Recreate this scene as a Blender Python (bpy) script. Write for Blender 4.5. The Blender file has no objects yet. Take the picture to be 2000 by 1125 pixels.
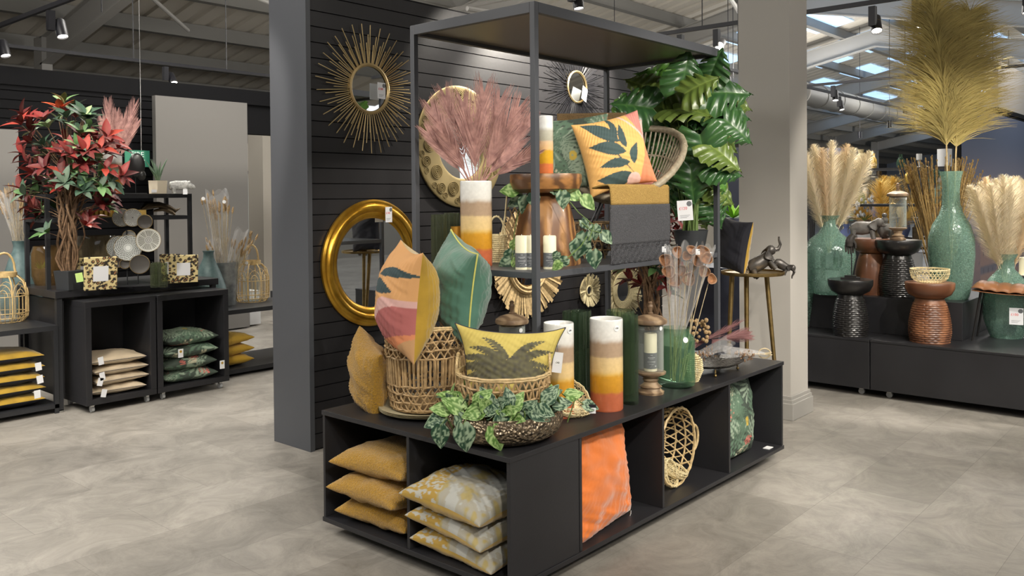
import bpy, math, random
from math import sin, cos, pi, radians as R_, sqrt, atan2
from mathutils import Vector as V, Matrix, Euler, noise
random.seed(7)
S = bpy.context.scene
COL = S.collection
# ---------------------------------------------------------------- camera
# world: the plinth's near corner is the origin, x runs along its long side, y along its short side
CAM = V((-2.517, -2.222, 1.62)); YAW = .8528; PITCH = .0149; ROLL = -.0084; FPX = 1685.7; CYP = 410.3
_F = V((sin(YAW), cos(YAW), 0)); _R = V((cos(YAW), -sin(YAW), 0)); _Z = V((0, 0, 1))
FW = _F*cos(PITCH) - _Z*sin(PITCH); _U = _F*sin(PITCH) + _Z*cos(PITCH)
RT = _R*cos(ROLL) + _U*sin(ROLL); UP = _U*cos(ROLL) - _R*sin(ROLL)
cd = bpy.data.cameras.new('camera'); cam = bpy.data.objects.new('camera', cd); COL.objects.link(cam)
m = Matrix((RT, UP, -FW)).transposed().to_4x4(); m.translation = CAM; cam.matrix_world = m
cd.sensor_width = 36; cd.lens = 36*FPX/2000; cd.shift_y = -(562.5-CYP)/2000
cd.clip_start = .05; cd.clip_end = 200
S.camera = cam
S.view_settings.view_transform = 'Standard'; S.view_settings.look = 'None'; S.view_settings.gamma = 1
S.view_settings.use_curve_mapping = False; S.view_settings.exposure = 0.35
# ---------------------------------------------------------------- daylight that reaches the hall
w = bpy.data.worlds.new('world'); S.world = w; w.use_nodes = True
w.node_tree.nodes['Background'].inputs[0].default_value = (.95, .97, 1, 1)
w.node_tree.nodes['Background'].inputs[1].default_value = 1.0
def spot(loc, aim, power, ang=60, size=.04, col=(1, .93, .82), blend=.35):
    l = bpy.data.lights.new('spot_lamp', 'SPOT'); l.energy = power; l.spot_size = R_(ang); l.spot_blend = blend
    l.shadow_soft_size = size; l.color = col
    o = bpy.data.objects.new('spot_lamp', l); COL.objects.link(o); o.location = loc
    o.rotation_euler = (V(aim)-V(loc)).to_track_quat('-Z', 'Y').to_euler(); return o
def area(loc, aim, power, sx, sy, col=(1, .96, .9)):
    l = bpy.data.lights.new('fill_area', 'AREA'); l.energy = power; l.shape = 'RECTANGLE'; l.size = sx; l.size_y = sy; l.color = col
    o = bpy.data.objects.new('fill_area', l); COL.objects.link(o); o.location = loc
    o.rotation_euler = (V(aim)-V(loc)).to_track_quat('-Z', 'Y').to_euler(); return o
# added area lights without fixtures: ambient fill from above and behind the visitor
for x, y, p_ in ((-3, -5, 90), (-6, 2, 150), (3, -6, 110), (9, -4, 170), (-2, 4.5, 180), (3, 6.2, 150), (9, 5, 170), (15, 1, 170)):
    area((x, y, 5.2), (x, y, 0), p_*.9, 1.6, 1.6)
# added soft point lights, no fixtures, that brighten the roof and dark background
for x, y, p_ in ((-4, -3, 110), (-4, 4, 110), (1, 9.5, 150), (7, 1.5, 60), (8, 9, 150), (12, -3, 110), (14, 6, 190), (20, 4, 190), (32, 3, 420), (46, 6, 600), (24, 8, 300), (2.6, -2.6, 70), (10, 2.8, 90), (3, -5, 90)):
    l = bpy.data.lights.new('fill_point', 'POINT'); l.energy = p_; l.shadow_soft_size = .5; l.color = (1, .96, .9)
    o = bpy.data.objects.new('fill_point', l); COL.objects.link(o); o.location = (x, y, 4.3)
# ---------------------------------------------------------------- pixel helpers: where a sight line meets a real plane
def ray(x, y): return FW + RT*((x-1000)/FPX) - UP*((y-CYP)/FPX)
def onz(x, y, z): d = ray(x, y); return CAM + d*((z-CAM.z)/d.z)
def onx(x, y, v): d = ray(x, y); return CAM + d*((v-CAM.x)/d.x)
def ony(x, y, v): d = ray(x, y); return CAM + d*((v-CAM.y)/d.y)
def dep(P): return (V(P)-CAM).dot(FW)
def mpp(P): return dep(P)/FPX
def at(x, y, d): return CAM + ray(x, y)*d
def stand(px, yb, z, wpx):
    """centre and radius of a round thing whose front foot is seen at px,yb on the level z"""
    p = onz(px, yb, z); h = V((p.x-CAM.x, p.y-CAM.y, 0)).normalized(); q = p.copy()
    for i in range(5):
        r = wpx*mpp(q)/2; q = p + h*r
    return q, r, mpp(q)
# ---------------------------------------------------------------- materials
def mat(name, col=(.5, .5, .5), rough=.6, metal=0, paint=False, var=0, vscale=20, bump=0, bscale=60, spec=.5,
        trans=0, alpha=1, emit=None, estr=0, coat=0, vcol=None, bkind='noise', ior=1.45, thin=False, stretch=None, sheen=0, dist=.01):
    M = bpy.data.materials.new(name); M.use_nodes = True; nt = M.node_tree; N = nt.nodes; L = nt.links
    b = N['Principled BSDF']; b.inputs['Base Color'].default_value = (*col, 1); b.inputs['Roughness'].default_value = rough
    b.inputs['Metallic'].default_value = metal; b.inputs['Specular IOR Level'].default_value = spec
    b.inputs['IOR'].default_value = ior; b.inputs['Coat Weight'].default_value = coat
    b.inputs['Sheen Weight'].default_value = sheen
    if trans: b.inputs['Transmission Weight'].default_value = trans
    if alpha < 1: b.inputs['Alpha'].default_value = alpha
    if emit: b.inputs['Emission Color'].default_value = (*emit, 1); b.inputs['Emission Strength'].default_value = estr
    csock = None
    tc = N.new('ShaderNodeTexCoord'); mp = N.new('ShaderNodeMapping'); L.new(tc.outputs['Object'], mp.inputs[0])
    if stretch: mp.inputs['Scale'].default_value = stretch
    if paint:
        a = N.new('ShaderNodeAttribute'); a.attribute_name = 'Col'; csock = a.outputs['Color']
    if var:
        n = N.new('ShaderNodeTexNoise'); n.inputs['Scale'].default_value = vscale; n.inputs['Detail'].default_value = 5
        L.new(mp.outputs[0], n.inputs['Vector'])
        mx = N.new('ShaderNodeMix'); mx.data_type = 'RGBA'
        rp = N.new('ShaderNodeValToRGB'); rp.color_ramp.elements[0].position = .3; rp.color_ramp.elements[1].position = .7
        L.new(n.outputs[0], rp.inputs[0]); L.new(rp.outputs[0], mx.inputs[0])
        c2 = vcol or tuple(min(1, c*(1-var)) for c in col)
        if csock: 
            mm = N.new('ShaderNodeMix'); mm.data_type = 'RGBA'; mm.blend_type = 'MULTIPLY'; mm.inputs[0].default_value = 1
            L.new(csock, mm.inputs[6]); mm.inputs[7].default_value = (1-var, 1-var, 1-var, 1)
            L.new(csock, mx.inputs[6]); L.new(mm.outputs[2], mx.inputs[7])
        else: mx.inputs[6].default_value = (*col, 1); mx.inputs[7].default_value = (*c2, 1)
        csock = mx.outputs[2]
    if csock: L.new(csock, b.inputs['Base Color'])
    if bump:
        if bkind == 'voronoi':
            t = N.new('ShaderNodeTexVoronoi'); t.inputs['Scale'].default_value = bscale; o = t.outputs['Distance']
        elif bkind == 'wave':
            t = N.new('ShaderNodeTexWave'); t.inputs['Scale'].default_value = bscale; t.inputs['Distortion'].default_value = 4; o = t.outputs['Fac']
        else:
            t = N.new('ShaderNodeTexNoise'); t.inputs['Scale'].default_value = bscale; t.inputs['Detail'].default_value = 4; o = t.outputs[0]
        L.new(mp.outputs[0], t.inputs['Vector'])
        bp = N.new('ShaderNodeBump'); bp.inputs['Strength'].default_value = bump; bp.inputs['Distance'].default_value = dist
        L.new(o, bp.inputs['Height']); L.new(bp.outputs[0], b.inputs['Normal'])
    return M
def glassmat(name, col, rough=.03, alpha=.25, var=0, tint=.5):
    """thin blown glass: partly transparent, strongly reflecting at grazing angles"""
    M = bpy.data.materials.new(name); M.use_nodes = True; nt = M.node_tree; N = nt.nodes; L = nt.links
    b = N['Principled BSDF']; b.inputs['Base Color'].default_value = (*col, 1); b.inputs['Roughness'].default_value = rough
    b.inputs['Specular IOR Level'].default_value = .8
    mxc = max(col); tr = N.new('ShaderNodeBsdfTransparent'); tr.inputs[0].default_value = (*[max(.0, min(1, 1-tint*(1-c/mxc)-tint*.35)) for c in col], 1)
    mx = N.new('ShaderNodeMixShader'); lw = N.new('ShaderNodeLayerWeight'); lw.inputs[0].default_value = .35
    mr = N.new('ShaderNodeMapRange'); mr.inputs[3].default_value = alpha; mr.inputs[4].default_value = min(1, alpha+.5)
    L.new(lw.outputs['Facing'], mr.inputs[0]); fac = mr.outputs[0]
    if var:
        tc = N.new('ShaderNodeTexCoord'); n = N.new('ShaderNodeTexVoronoi'); n.inputs['Scale'].default_value = 55
        L.new(tc.outputs['Object'], n.inputs['Vector'])
        r2 = N.new('ShaderNodeMapRange'); r2.inputs[1].default_value = .1; r2.inputs[2].default_value = .5; r2.inputs[3].default_value = -var; r2.inputs[4].default_value = var
        L.new(n.outputs['Distance'], r2.inputs[0]); ad = N.new('ShaderNodeMath'); ad.use_clamp = True
        L.new(fac, ad.inputs[0]); L.new(r2.outputs[0], ad.inputs[1]); fac = ad.outputs[0]
        bp = N.new('ShaderNodeBump'); bp.inputs['Strength'].default_value = .35; bp.inputs['Distance'].default_value = .004
        L.new(n.outputs['Distance'], bp.inputs['Height']); L.new(bp.outputs[0], b.inputs['Normal'])
        n3 = N.new('ShaderNodeTexNoise'); n3.inputs['Scale'].default_value = 105; n3.inputs['Detail'].default_value = 8; n3.inputs['Roughness'].default_value = .8; L.new(tc.outputs['Object'], n3.inputs['Vector'])
        cr = N.new('ShaderNodeValToRGB'); cr.color_ramp.elements[0].position = .36; cr.color_ramp.elements[0].color = (*[c*.6 for c in col], 1); cr.color_ramp.elements[1].position = .66; cr.color_ramp.elements[1].color = (.52, .66, .59, 1)
        e_ = cr.color_ramp.elements.new(.5); e_.color = (*col, 1); L.new(n3.outputs[0], cr.inputs[0]); L.new(cr.outputs[0], b.inputs['Base Color'])
    L.new(fac, mx.inputs[0]); L.new(tr.outputs[0], mx.inputs[1]); L.new(b.outputs[0], mx.inputs[2])
    L.new(mx.outputs[0], N['Material Output'].inputs[0]); return M
def floor_mat():
    M = bpy.data.materials.new('stone_look_vinyl'); M.use_nodes = True; nt = M.node_tree; N = nt.nodes; L = nt.links
    b = N['Principled BSDF']; b.inputs['Roughness'].default_value = .42; b.inputs['Specular IOR Level'].default_value = .35
    g = N.new('ShaderNodeNewGeometry'); sp = N.new('ShaderNodeMapping'); L.new(g.outputs['Position'], sp.inputs[0])
    br = N.new('ShaderNodeTexBrick'); br.inputs['Scale'].default_value = 1; br.inputs['Brick Width'].default_value = .91
    br.inputs['Row Height'].default_value = .455; br.inputs['Mortar Size'].default_value = .0014; br.inputs['Color1'].default_value = (.245, .232, .212, 1)
    br.inputs['Color2'].default_value = (.315, .30, .276, 1); br.inputs['Mortar'].default_value = (.19, .18, .165, 1)
    L.new(sp.outputs[0], br.inputs['Vector'])
    n1 = N.new('ShaderNodeTexNoise'); n1.inputs['Scale'].default_value = 3.2; n1.inputs['Detail'].default_value = 13; n1.inputs['Roughness'].default_value = .78
    n1.inputs['Distortion'].default_value = 1.1
    L.new(sp.outputs[0], n1.inputs['Vector'])
    r = N.new('ShaderNodeValToRGB'); r.color_ramp.elements[0].position = .36; r.color_ramp.elements[0].color = (.68, .67, .65, 1)
    r.color_ramp.elements[1].position = .62; r.color_ramp.elements[1].color = (1.12, 1.1, 1.07, 1); L.new(n1.outputs[0], r.inputs[0])
    mx = N.new('ShaderNodeMix'); mx.data_type = 'RGBA'; mx.blend_type = 'MULTIPLY'; mx.inputs[0].default_value = 1
    L.new(br.outputs[0], mx.inputs[6]); L.new(r.outputs[0], mx.inputs[7]); L.new(mx.outputs[2], b.inputs['Base Color'])
    n2 = N.new('ShaderNodeTexNoise'); n2.inputs['Scale'].default_value = 14; n2.inputs['Detail'].default_value = 6; L.new(sp.outputs[0], n2.inputs['Vector'])
    bp = N.new('ShaderNodeBump'); bp.inputs['Strength'].default_value = .12; bp.inputs['Distance'].default_value = .01
    L.new(n2.outputs[0], bp.inputs['Height']); L.new(bp.outputs[0], b.inputs['Normal']); return M
def woodmat(name, c1, c2, rough=.4, scale=(1, 1, .25), k=14, ws=2.2):
    M = bpy.data.materials.new(name); M.use_nodes = True; nt = M.node_tree; N = nt.nodes; L = nt.links
    b = N['Principled BSDF']; b.inputs['Roughness'].default_value = rough; b.inputs['Coat Weight'].default_value = .15
    tc = N.new('ShaderNodeTexCoord'); mp = N.new('ShaderNodeMapping'); mp.inputs['Scale'].default_value = scale; L.new(tc.outputs['Object'], mp.inputs[0])
    wv = N.new('ShaderNodeTexWave'); wv.inputs['Scale'].default_value = ws; wv.inputs['Distortion'].default_value = 9; wv.inputs['Detail'].default_value = 4; L.new(mp.outputs[0], wv.inputs['Vector'])
    n = N.new('ShaderNodeTexNoise'); n.inputs['Scale'].default_value = k; n.inputs['Detail'].default_value = 6; L.new(mp.outputs[0], n.inputs['Vector'])
    ad = N.new('ShaderNodeMath'); ad.operation = 'MULTIPLY'; L.new(wv.outputs['Fac'], ad.inputs[0]); L.new(n.outputs[0], ad.inputs[1])
    r = N.new('ShaderNodeValToRGB'); r.color_ramp.elements[0].position = .08; r.color_ramp.elements[0].color = (*c2, 1); r.color_ramp.elements[1].position = .5; r.color_ramp.elements[1].color = (*c1, 1)
    L.new(ad.outputs[0], r.inputs[0]); L.new(r.outputs[0], b.inputs['Base Color']); return M
MT = {}
def mk(k, *a, **kw): MT[k] = mat(k, *a, **kw)
mk('black_laminate', (.022, .022, .025), .38, var=.25, vscale=3, bump=.05, bscale=200)
mk('black_metal', (.066, .07, .08), .42, spec=.5)
mk('dark_metal', (.02, .021, .024), .45)
mk('roof_panel', (.17, .145, .115), .28, spec=.6)
mk('slat', (.026, .025, .027), .38, spec=.35, var=.3, vscale=2.5, bump=.04, bscale=40)
mk('groove', (.006, .006, .007), .7, spec=.15)
mk('greywall', (.40, .38, .35), .8); mk('panelgrey', (.19, .182, .17), .85)
mk('greywall2', (.26, .25, .235), .8)
mk('beige', (.40, .37, .32), .8)
mk('skirting', (.30, .29, .27), .5)
mk('rafter', (.37, .36, .34), .65)
mk('purlin', (.21, .205, .19), .6)
mk('deck', (.58, .54, .47), .7)
mk('lamp_black', (.012, .012, .016), .45)
mk('lens', (1, .98, .9), .3, emit=(1, .95, .85), estr=9)
mk('white', (.75, .76, .77), .5); mk('paper', (.72, .73, .76), .6); mk('red_ink', (.65, .05, .05), .6); mk('black_ink', (.02, .02, .02), .6)
mk('chrome', (.6, .6, .6), .25, metal=1); mk('wheel', (.45, .46, .47), .4)
mk('mirror', (.86, .88, .88), .015, metal=1)
mk('gold_stick', (.62, .47, .24), .36, metal=.85)
mk('gold_leaf', (.72, .42, .06), .28, metal=.9, var=.35, vscale=9, vcol=(.48, .24, .02), bump=.12, bscale=30)
mk('bronze', (.27, .21, .10), .45, metal=.75, var=.2, vscale=6)
mk('brass', (.36, .25, .10), .38, metal=.9, var=.35, vscale=25)
mk('mustard_velvet', (.46, .28, .02), .7, var=.3, vscale=9, sheen=.4, bump=.15, bscale=25)
mk('boucle', (.44, .235, .014), .95, var=.35, vscale=130, bump=.9, bscale=150, sheen=.3)
mk('green_velvet', (.045, .125, .085), .6, var=.5, vscale=7, sheen=.35, vcol=(.075, .19, .14), bump=.2, bscale=22)
mk('orange_velvet', (.76, .185, .02), .55, var=.25, vscale=5, sheen=.6, bump=.25, bscale=12)
mk('lime_piping', (.62, .60, .16), .6); mk('dark_piping', (.03, .03, .05), .7)
mk('painted_cloth', paint=True, rough=.8, bump=.12, bscale=300)
mk('painted_glaze', paint=True, rough=.16, coat=.4, var=.12, vscale=50)
mk('painted', paint=True, rough=.55); mk('painted_leaf', paint=True, rough=.5, spec=.35)
mk('cane', (.66, .49, .25), .55, var=.45, vscale=45); mk('cane_brown', (.52, .35, .17), .6, var=.5, vscale=40)
mk('bamboo', (.80, .68, .40), .5, var=.3, vscale=60); mk('rattan_grey', (.40, .34, .24), .5, var=.4, vscale=40)
mk('lantern_cane', (.72, .52, .24), .5, var=.3, vscale=40)
mk('plate_cane', (.50, .44, .28), .6, bump=.5, bscale=120, bkind='wave')
mk('wax', (.80, .76, .56), .45, spec=.4); mk('label_grey', (.13, .14, .15), .5)
mk('hammered', (.46, .36, .24), .32, metal=.85, var=.75, vscale=60, vcol=(.07, .06, .05), bump=1, bscale=75, bkind='voronoi')
mk('hammered_dark', (.3, .28, .25), .32, metal=.8, var=.8, vscale=60, vcol=(.05, .05, .05), bump=1, bscale=75, bkind='voronoi')
mk('pot_black', (.035, .038, .042), .5); mk('soil', (.05, .035, .02), 1, bump=1, bscale=60)
mk('stem_green', (.10, .16, .04), .6); mk('stem_dry', (.55, .45, .28), .7, var=.4, vscale=50); mk('twig', (.22, .13, .07), .8, var=.5, vscale=60)
mk('palm_pink', (.52, .29, .25), .6, var=.4, vscale=30, vcol=(.28, .14, .13)); mk('palm_purple', (.2, .09, .09), .6)
mk('raffia', (.66, .48, .24), .8, var=.45, vscale=50); mk('straw', (.74, .64, .38), .7, var=.3, vscale=80)
mk('elephant', (.05, .045, .042), .35, metal=.5, var=.4, vscale=25, vcol=(.12, .11, .1)); mk('statue', (.14, .13, .12), .45, var=.4, vscale=30)
mk('black_velvet', (.010, .010, .016), .85, sheen=.03)
mk('leather', (.32, .14, .06), .42, var=.3, vscale=15)
mk('cream_plume', (.86, .76, .55), .9, sheen=.3); mk('cream_plume2', (.84, .66, .42), .9, sheen=.3); mk('green_plume', (.50, .40, .14), .75, var=.45, vscale=5); mk('gold_reed', (.50, .33, .12), .7, var=.5, vscale=40)
mk('zinc', (.42, .44, .44), .42, metal=.7, var=.4, vscale=22)
mk('vase_blue', (.06, .11, .115), .5, var=.6, vscale=14, vcol=(.14, .21, .21)); mk('vase_green', (.11, .2, .17), .6, var=.7, vscale=30, vcol=(.25, .4, .34))
mk('throw_yellow', (.52, .34, .10), .95, var=.5, vscale=190, vcol=(.3, .18, .05), bump=.8, bscale=220)
mk('throw_grey', (.045, .047, .052), .95, var=.5, vscale=190, vcol=(.10, .10, .11), bump=.8, bscale=220)
mk('throw_brown', (.22, .14, .06), .95, var=.5, vscale=190, bump=.8, bscale=220)
mk('lime_tag', (.45, .62, .2), .6); mk('sign_green', (.04, .22, .13), .5, emit=(.04, .25, .15), estr=.25); mk('sign_white', (.7, .75, .72), .5, emit=(.7, .8, .75), estr=.3)
mk('linen_cushion', (.55, .45, .32), .85, var=.15, vscale=9, bump=.1, bscale=200)
mk('mustard_knit', (.55, .33, .025), .9, bump=.4, bscale=120, sheen=.2)
mk('seed_pod', (.20, .105, .06), .75, var=.5, vscale=35, vcol=(.36, .21, .12)); mk('pod_inner', (.34, .15, .055), .7, var=.6, vscale=60, vcol=(.15, .065, .03))
mk('dried', (.44, .30, .15), .8, var=.5, vscale=60); mk('dried_dark', (.26, .15, .08), .8, var=.5, vscale=60)
mk('dark_bronze', (.16, .12, .075), .35, metal=.8, var=.4, vscale=20)
mk('ceramic_cream', (.62, .55, .43), .4); mk('aloe', (.12, .2, .12), .5, var=.5, vscale=30); mk('lime_leaf', (.30, .62, .06), .5)
mk('skyglass', (.5, .7, 1), .5, emit=(.42, .66, 1), estr=1.0); mk('amber', (.5, .25, .04), .2); mk('gold_bright', (.85, .55, .12), .3, metal=.7)
mk('navy', (.035, .04, .065), .5); mk('bluepanel', (.15, .2, .42), .6); mk('pale', (.6, .6, .58), .6)
MT['wood_warm'] = woodmat('wood_warm', (.42, .21, .07), (.15, .065, .025), .42, (1, 1, .5), 18, 4)
MT['wood_top'] = woodmat('wood_top', (.36, .165, .05), (.11, .05, .02), .38, (1, 1, 2.2), 18, 3.5)
MT['wood_turned'] = woodmat('wood_turned', (.34, .24, .145), (.15, .095, .055), .55, (1, 1, 2), 20, 5)
MT['wood_red'] = woodmat('wood_red', (.26, .11, .05), (.12, .045, .02), .4, (1, 1, 1))
MT['wood_black'] = mat('wood_black', (.014, .013, .013), .3, coat=.2)
MT['glass'] = glassmat('clear_glass', (.6, .65, .62), alpha=.04, tint=.08); MT['glass_green'] = glassmat('green_glass', (.10, .20, .12), alpha=.10, tint=.22)
MT['glass_smoke'] = glassmat('smoke_glass', (.09, .10, .07), alpha=.12, tint=.36); MT['glass_dkgreen'] = glassmat('dark_green_glass', (.06, .085, .055), alpha=.10, tint=.24)
MT['glass_crackle'] = glassmat('crackle_glass', (.20, .35, .28), .14, alpha=.28, var=.10, tint=.2); MT['cello'] = glassmat('cellophane', (.7, .7, .7), .15, alpha=.10, tint=.02)
MT['floor'] = floor_mat()
# ---------------------------------------------------------------- mesh builder
class G:
    def __init__(s): s.v = []; s.f = []; s.m = []; s.c = []; s.mi = 0; s.col = (1, 1, 1)
    def add(s, vs, fs, cols=None):
        b = len(s.v); s.v += [tuple(v) for v in vs]; s.f += [tuple(i+b for i in f) for f in fs]; s.m += [s.mi]*len(fs)
        s.c += cols if cols else [s.col]*len(vs); return s
    def box(s, x0, y0, z0, x1, y1, z1, M=None):
        vs = [V((x, y, z)) for x in (x0, x1) for y in (y0, y1) for z in (z0, z1)]
        if M: vs = [M @ v for v in vs]
        return s.add(vs, [(0, 1, 3, 2), (4, 6, 7, 5), (0, 4, 5, 1), (2, 3, 7, 6), (0, 2, 6, 4), (1, 5, 7, 3)])
    def lathe(s, prof, seg=32, c=(0, 0, 0), M=None, a0=0, a1=2*pi, colf=None, rf=None):
        full = abs(a1-a0-2*pi) < 1e-6; n = seg if full else seg+1; vs = []; cols = []
        for r, z in prof:
            for i in range(n):
                a = a0+(a1-a0)*i/seg; rr = r*(rf(a, z) if rf else 1)
                v = V((rr*cos(a), rr*sin(a), z)); v = (M @ v if M else v)+V(c); vs.append(v)
                if colf: cols.append(colf(a, z))
        fs = []
        for j in range(len(prof)-1):
            for i in range(seg):
                k = (i+1) % n; fs.append((j*n+i, j*n+k, (j+1)*n+k, (j+1)*n+i))
        return s.add(vs, fs, cols or None)
    def tube(s, pts, r, seg=6, closed=False, cap=True):
        pts = [V(p) for p in pts]; n = len(pts); rs = r if isinstance(r, (list, tuple)) else [r]*n
        vs = []; T0 = None; U0 = None
        for i, p in enumerate(pts):
            if closed: t = pts[(i+1) % n]-pts[i-1]
            else: t = pts[min(i+1, n-1)]-pts[max(i-1, 0)]
            if t.length < 1e-9: t = V((0, 0, 1))
            t.normalize()
            if U0 is None:
                U0 = t.cross(V((0, 0, 1)) if abs(t.z) < .9 else V((1, 0, 0))).normalized()
            else:
                U0 = (U0 - t*U0.dot(t)); U0 = U0.normalized() if U0.length > 1e-6 else t.orthogonal().normalized()
            W = t.cross(U0)
            for k in range(seg):
                a = 2*pi*k/seg; vs.append(p + (U0*cos(a)+W*sin(a))*rs[i])
        fs = []
        for i in range(n if closed else n-1):
            j = (i+1) % n
            for k in range(seg):
                l = (k+1) % seg; fs.append((i*seg+k, i*seg+l, j*seg+l, j*seg+k))
        if cap and not closed: fs += [tuple(range(seg))[::-1], tuple((n-1)*seg+k for k in range(seg))]
        return s.add(vs, fs)
    def ball(s, c, rx, ry=None, rz=None, seg=12, M=None):
        ry = ry or rx; rz = rz or rx; n = seg//2+1; vs = []
        for j in range(n):
            t = pi*j/(n-1)
            for i in range(seg):
                a = 2*pi*i/seg; v = V((rx*sin(t)*cos(a), ry*sin(t)*sin(a), rz*cos(t))); vs.append((M @ v if M else v)+V(c))
        fs = [(j*seg+i, (j+1)*seg+i, (j+1)*seg+(i+1) % seg, j*seg+(i+1) % seg) for j in range(n-1) for i in range(seg)]
        return s.add(vs, fs)
    def grid(s, fn, nu, nv, colf=None):
        """fn(u,v)->point with u,v in 0..1"""
        vs = []; cols = []
        for j in range(nv+1):
            for i in range(nu+1):
                vs.append(fn(i/nu, j/nv))
                if colf: cols.append(colf(i/nu, j/nv))
        fs = [(j*(nu+1)+i, j*(nu+1)+i+1, (j+1)*(nu+1)+i+1, (j+1)*(nu+1)+i) for j in range(nv) for i in range(nu)]
        return s.add(vs, fs, cols or None)
    def blade(s, p0, p1, w, up=V((0, 0, 1)), bend=None, n=3, prof=None):
        """a thin ribbon from p0 to p1, bowed towards bend"""
        p0 = V(p0); p1 = V(p1); d = p1-p0; side = d.cross(up)
        side = side.normalized() if side.length > 1e-6 else V((1, 0, 0))
        vs = []
        for i in range(n+1):
            t = i/n; p = p0+d*t
            if bend is not None: p = p+bend*(t*t)
            ww = w*(prof(t) if prof else (1-t*t*.9))/2
            vs += [p-side*ww, p+side*ww]
        return s.add(vs, [(2*i, 2*i+1, 2*i+3, 2*i+2) for i in range(n)])
    def build(s, name, mats, parent=None, smooth=True, loc=None, rot=None, ang=40, bevel=0, solid=0):
        me = bpy.data.meshes.new(name); me.from_pydata(s.v, [], s.f); me.validate(clean_customdata=False)
        if not isinstance(mats, (list, tuple)): mats = [mats]
        for mm in mats: me.materials.append(MT[mm] if isinstance(mm, str) else mm)
        if len(mats) > 1:
            for p, i in zip(me.polygons, s.m): p.material_index = i
        if any(c != (1, 1, 1) for c in s.c):
            ca = me.color_attributes.new('Col', 'FLOAT_COLOR', 'POINT')
            flat = []
            for c in s.c: flat += [c[0], c[1], c[2], 1.]
            ca.data.foreach_set('color', flat)
        if smooth:
            me.polygons.foreach_set('use_smooth', [True]*len(me.polygons)); me.set_sharp_from_angle(angle=R_(ang))
        me.update()
        o = bpy.data.objects.new(name, me); COL.objects.link(o)
        if parent: o.parent = parent
        if loc is not None: o.location = loc
        if rot is not None: o.rotation_euler = rot
        if bevel: b = o.modifiers.new('b', 'BEVEL'); b.width = bevel; b.segments = 2; b.limit_method = 'ANGLE'
        if solid: b = o.modifiers.new('s', 'SOLIDIFY'); b.thickness = solid; b.offset = 0
        return o
def tag(o, label, cat, group=None, kind=None):
    if label: o['label'] = label
    if cat: o['category'] = cat
    if group: o['group'] = group
    if kind: o['kind'] = kind
    return o
def thing(name, label, cat, loc=(0, 0, 0), rot=(0, 0, 0), group=None):
    o = bpy.data.objects.new(name, None); COL.objects.link(o); o.empty_display_size = .1
    o.location = loc; o.rotation_euler = rot; return tag(o, label, cat, group)
def struct(o): o['kind'] = 'structure'; return o
def dup(r, label=None, loc=None, rot=None, group=None, scale=None):
    c = r.copy(); COL.objects.link(c)
    if label: c['label'] = label
    if group: c['group'] = group
    if loc is not None: c.location = loc
    if rot is not None: c.rotation_euler = rot
    if scale: c.scale = scale
    def kids(a, b):
        for ch in list(a.children):
            k = ch.copy(); COL.objects.link(k); k.parent = b; kids(ch, k)
    kids(r, c); return c
def text(s, size, name, m, parent, loc, rot, align='CENTER', ext=.0004):
    cu = bpy.data.curves.new('t', 'FONT'); cu.body = s; cu.size = size; cu.align_x = align; cu.align_y = 'CENTER'; cu.extrude = ext
    o = bpy.data.objects.new('t', cu); COL.objects.link(o); bpy.context.view_layer.update()
    me = bpy.data.meshes.new_from_object(o.evaluated_get(bpy.context.evaluated_depsgraph_get())); bpy.data.objects.remove(o)
    me.materials.clear(); me.materials.append(MT[m]); n = bpy.data.objects.new(name, me); COL.objects.link(n); n.parent = parent
    n.location = loc; n.rotation_euler = rot; return n
def facecam(P, tilt=0):
    """heading that makes a thing's local -y side look back down the aisle to the visitor"""
    d = V(P)-CAM; return atan2(-d.x, d.y)+tilt
def ns(x, y, z=0, k=1): return noise.noise(V((x*k, y*k, z*k)))
def lerp(a, b, t): return tuple(x+(y-x)*t for x, y in zip(a, b))
def sm(t, a, b): t = max(0, min(1, (t-a)/(b-a))); return t*t*(3-2*t)
# ---------------------------------------------------------------- the hall
g = G(); g.add([(-14, -14, 0), (80, -14, 0), (80, 30, 0), (-14, 30, 0)], [(0, 1, 2, 3)]); struct(g.build('floor', 'floor', smooth=False))
# black slatted wall behind the display
WX0, WX1, WY, WT, WZ = .765, 5.05, 2.377, .40, 3.02
g = G(); g.box(WX0+.035, WY+.012, 0, WX1, WY+WT, WZ); g.mi = 1
z0 = 2.8268-.10073*28
zs = [z0+i*.10073 for i in range(0, 31)]; prev = 0
for z in zs+[WZ]:
    if z-prev > .01: g.mi = 1; g.box(WX0+.035, WY, prev+.003, WX1, WY+.012, min(z-.004, WZ))
    prev = z
for z in zs: g.mi = 0; g.box(WX0+.035, WY+.009, z-.006, WX1, WY+.0125, z+.005)
g.mi = 2; g.box(WX0, WY-.006, 0, WX0+.035, WY+WT, WZ)
wb = struct(g.build('wall_back', ['groove', 'slat', 'black_metal'], smooth=False))
# grey pillar with skirting
g = G(); g.box(3.46, .35, 0, 3.77, .745, 6.3); struct(g.build('wall_pillar', 'greywall', smooth=False))
g = G()
for k, (o_, h) in enumerate(((.014, .17), (.022, .145), (.030, .12))): g.box(3.46-o_, .35-o_, 0, 3.77+o_, .745+o_, h)
struct(g.build('baseboard_pillar', 'skirting', smooth=False, bevel=.004))
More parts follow.
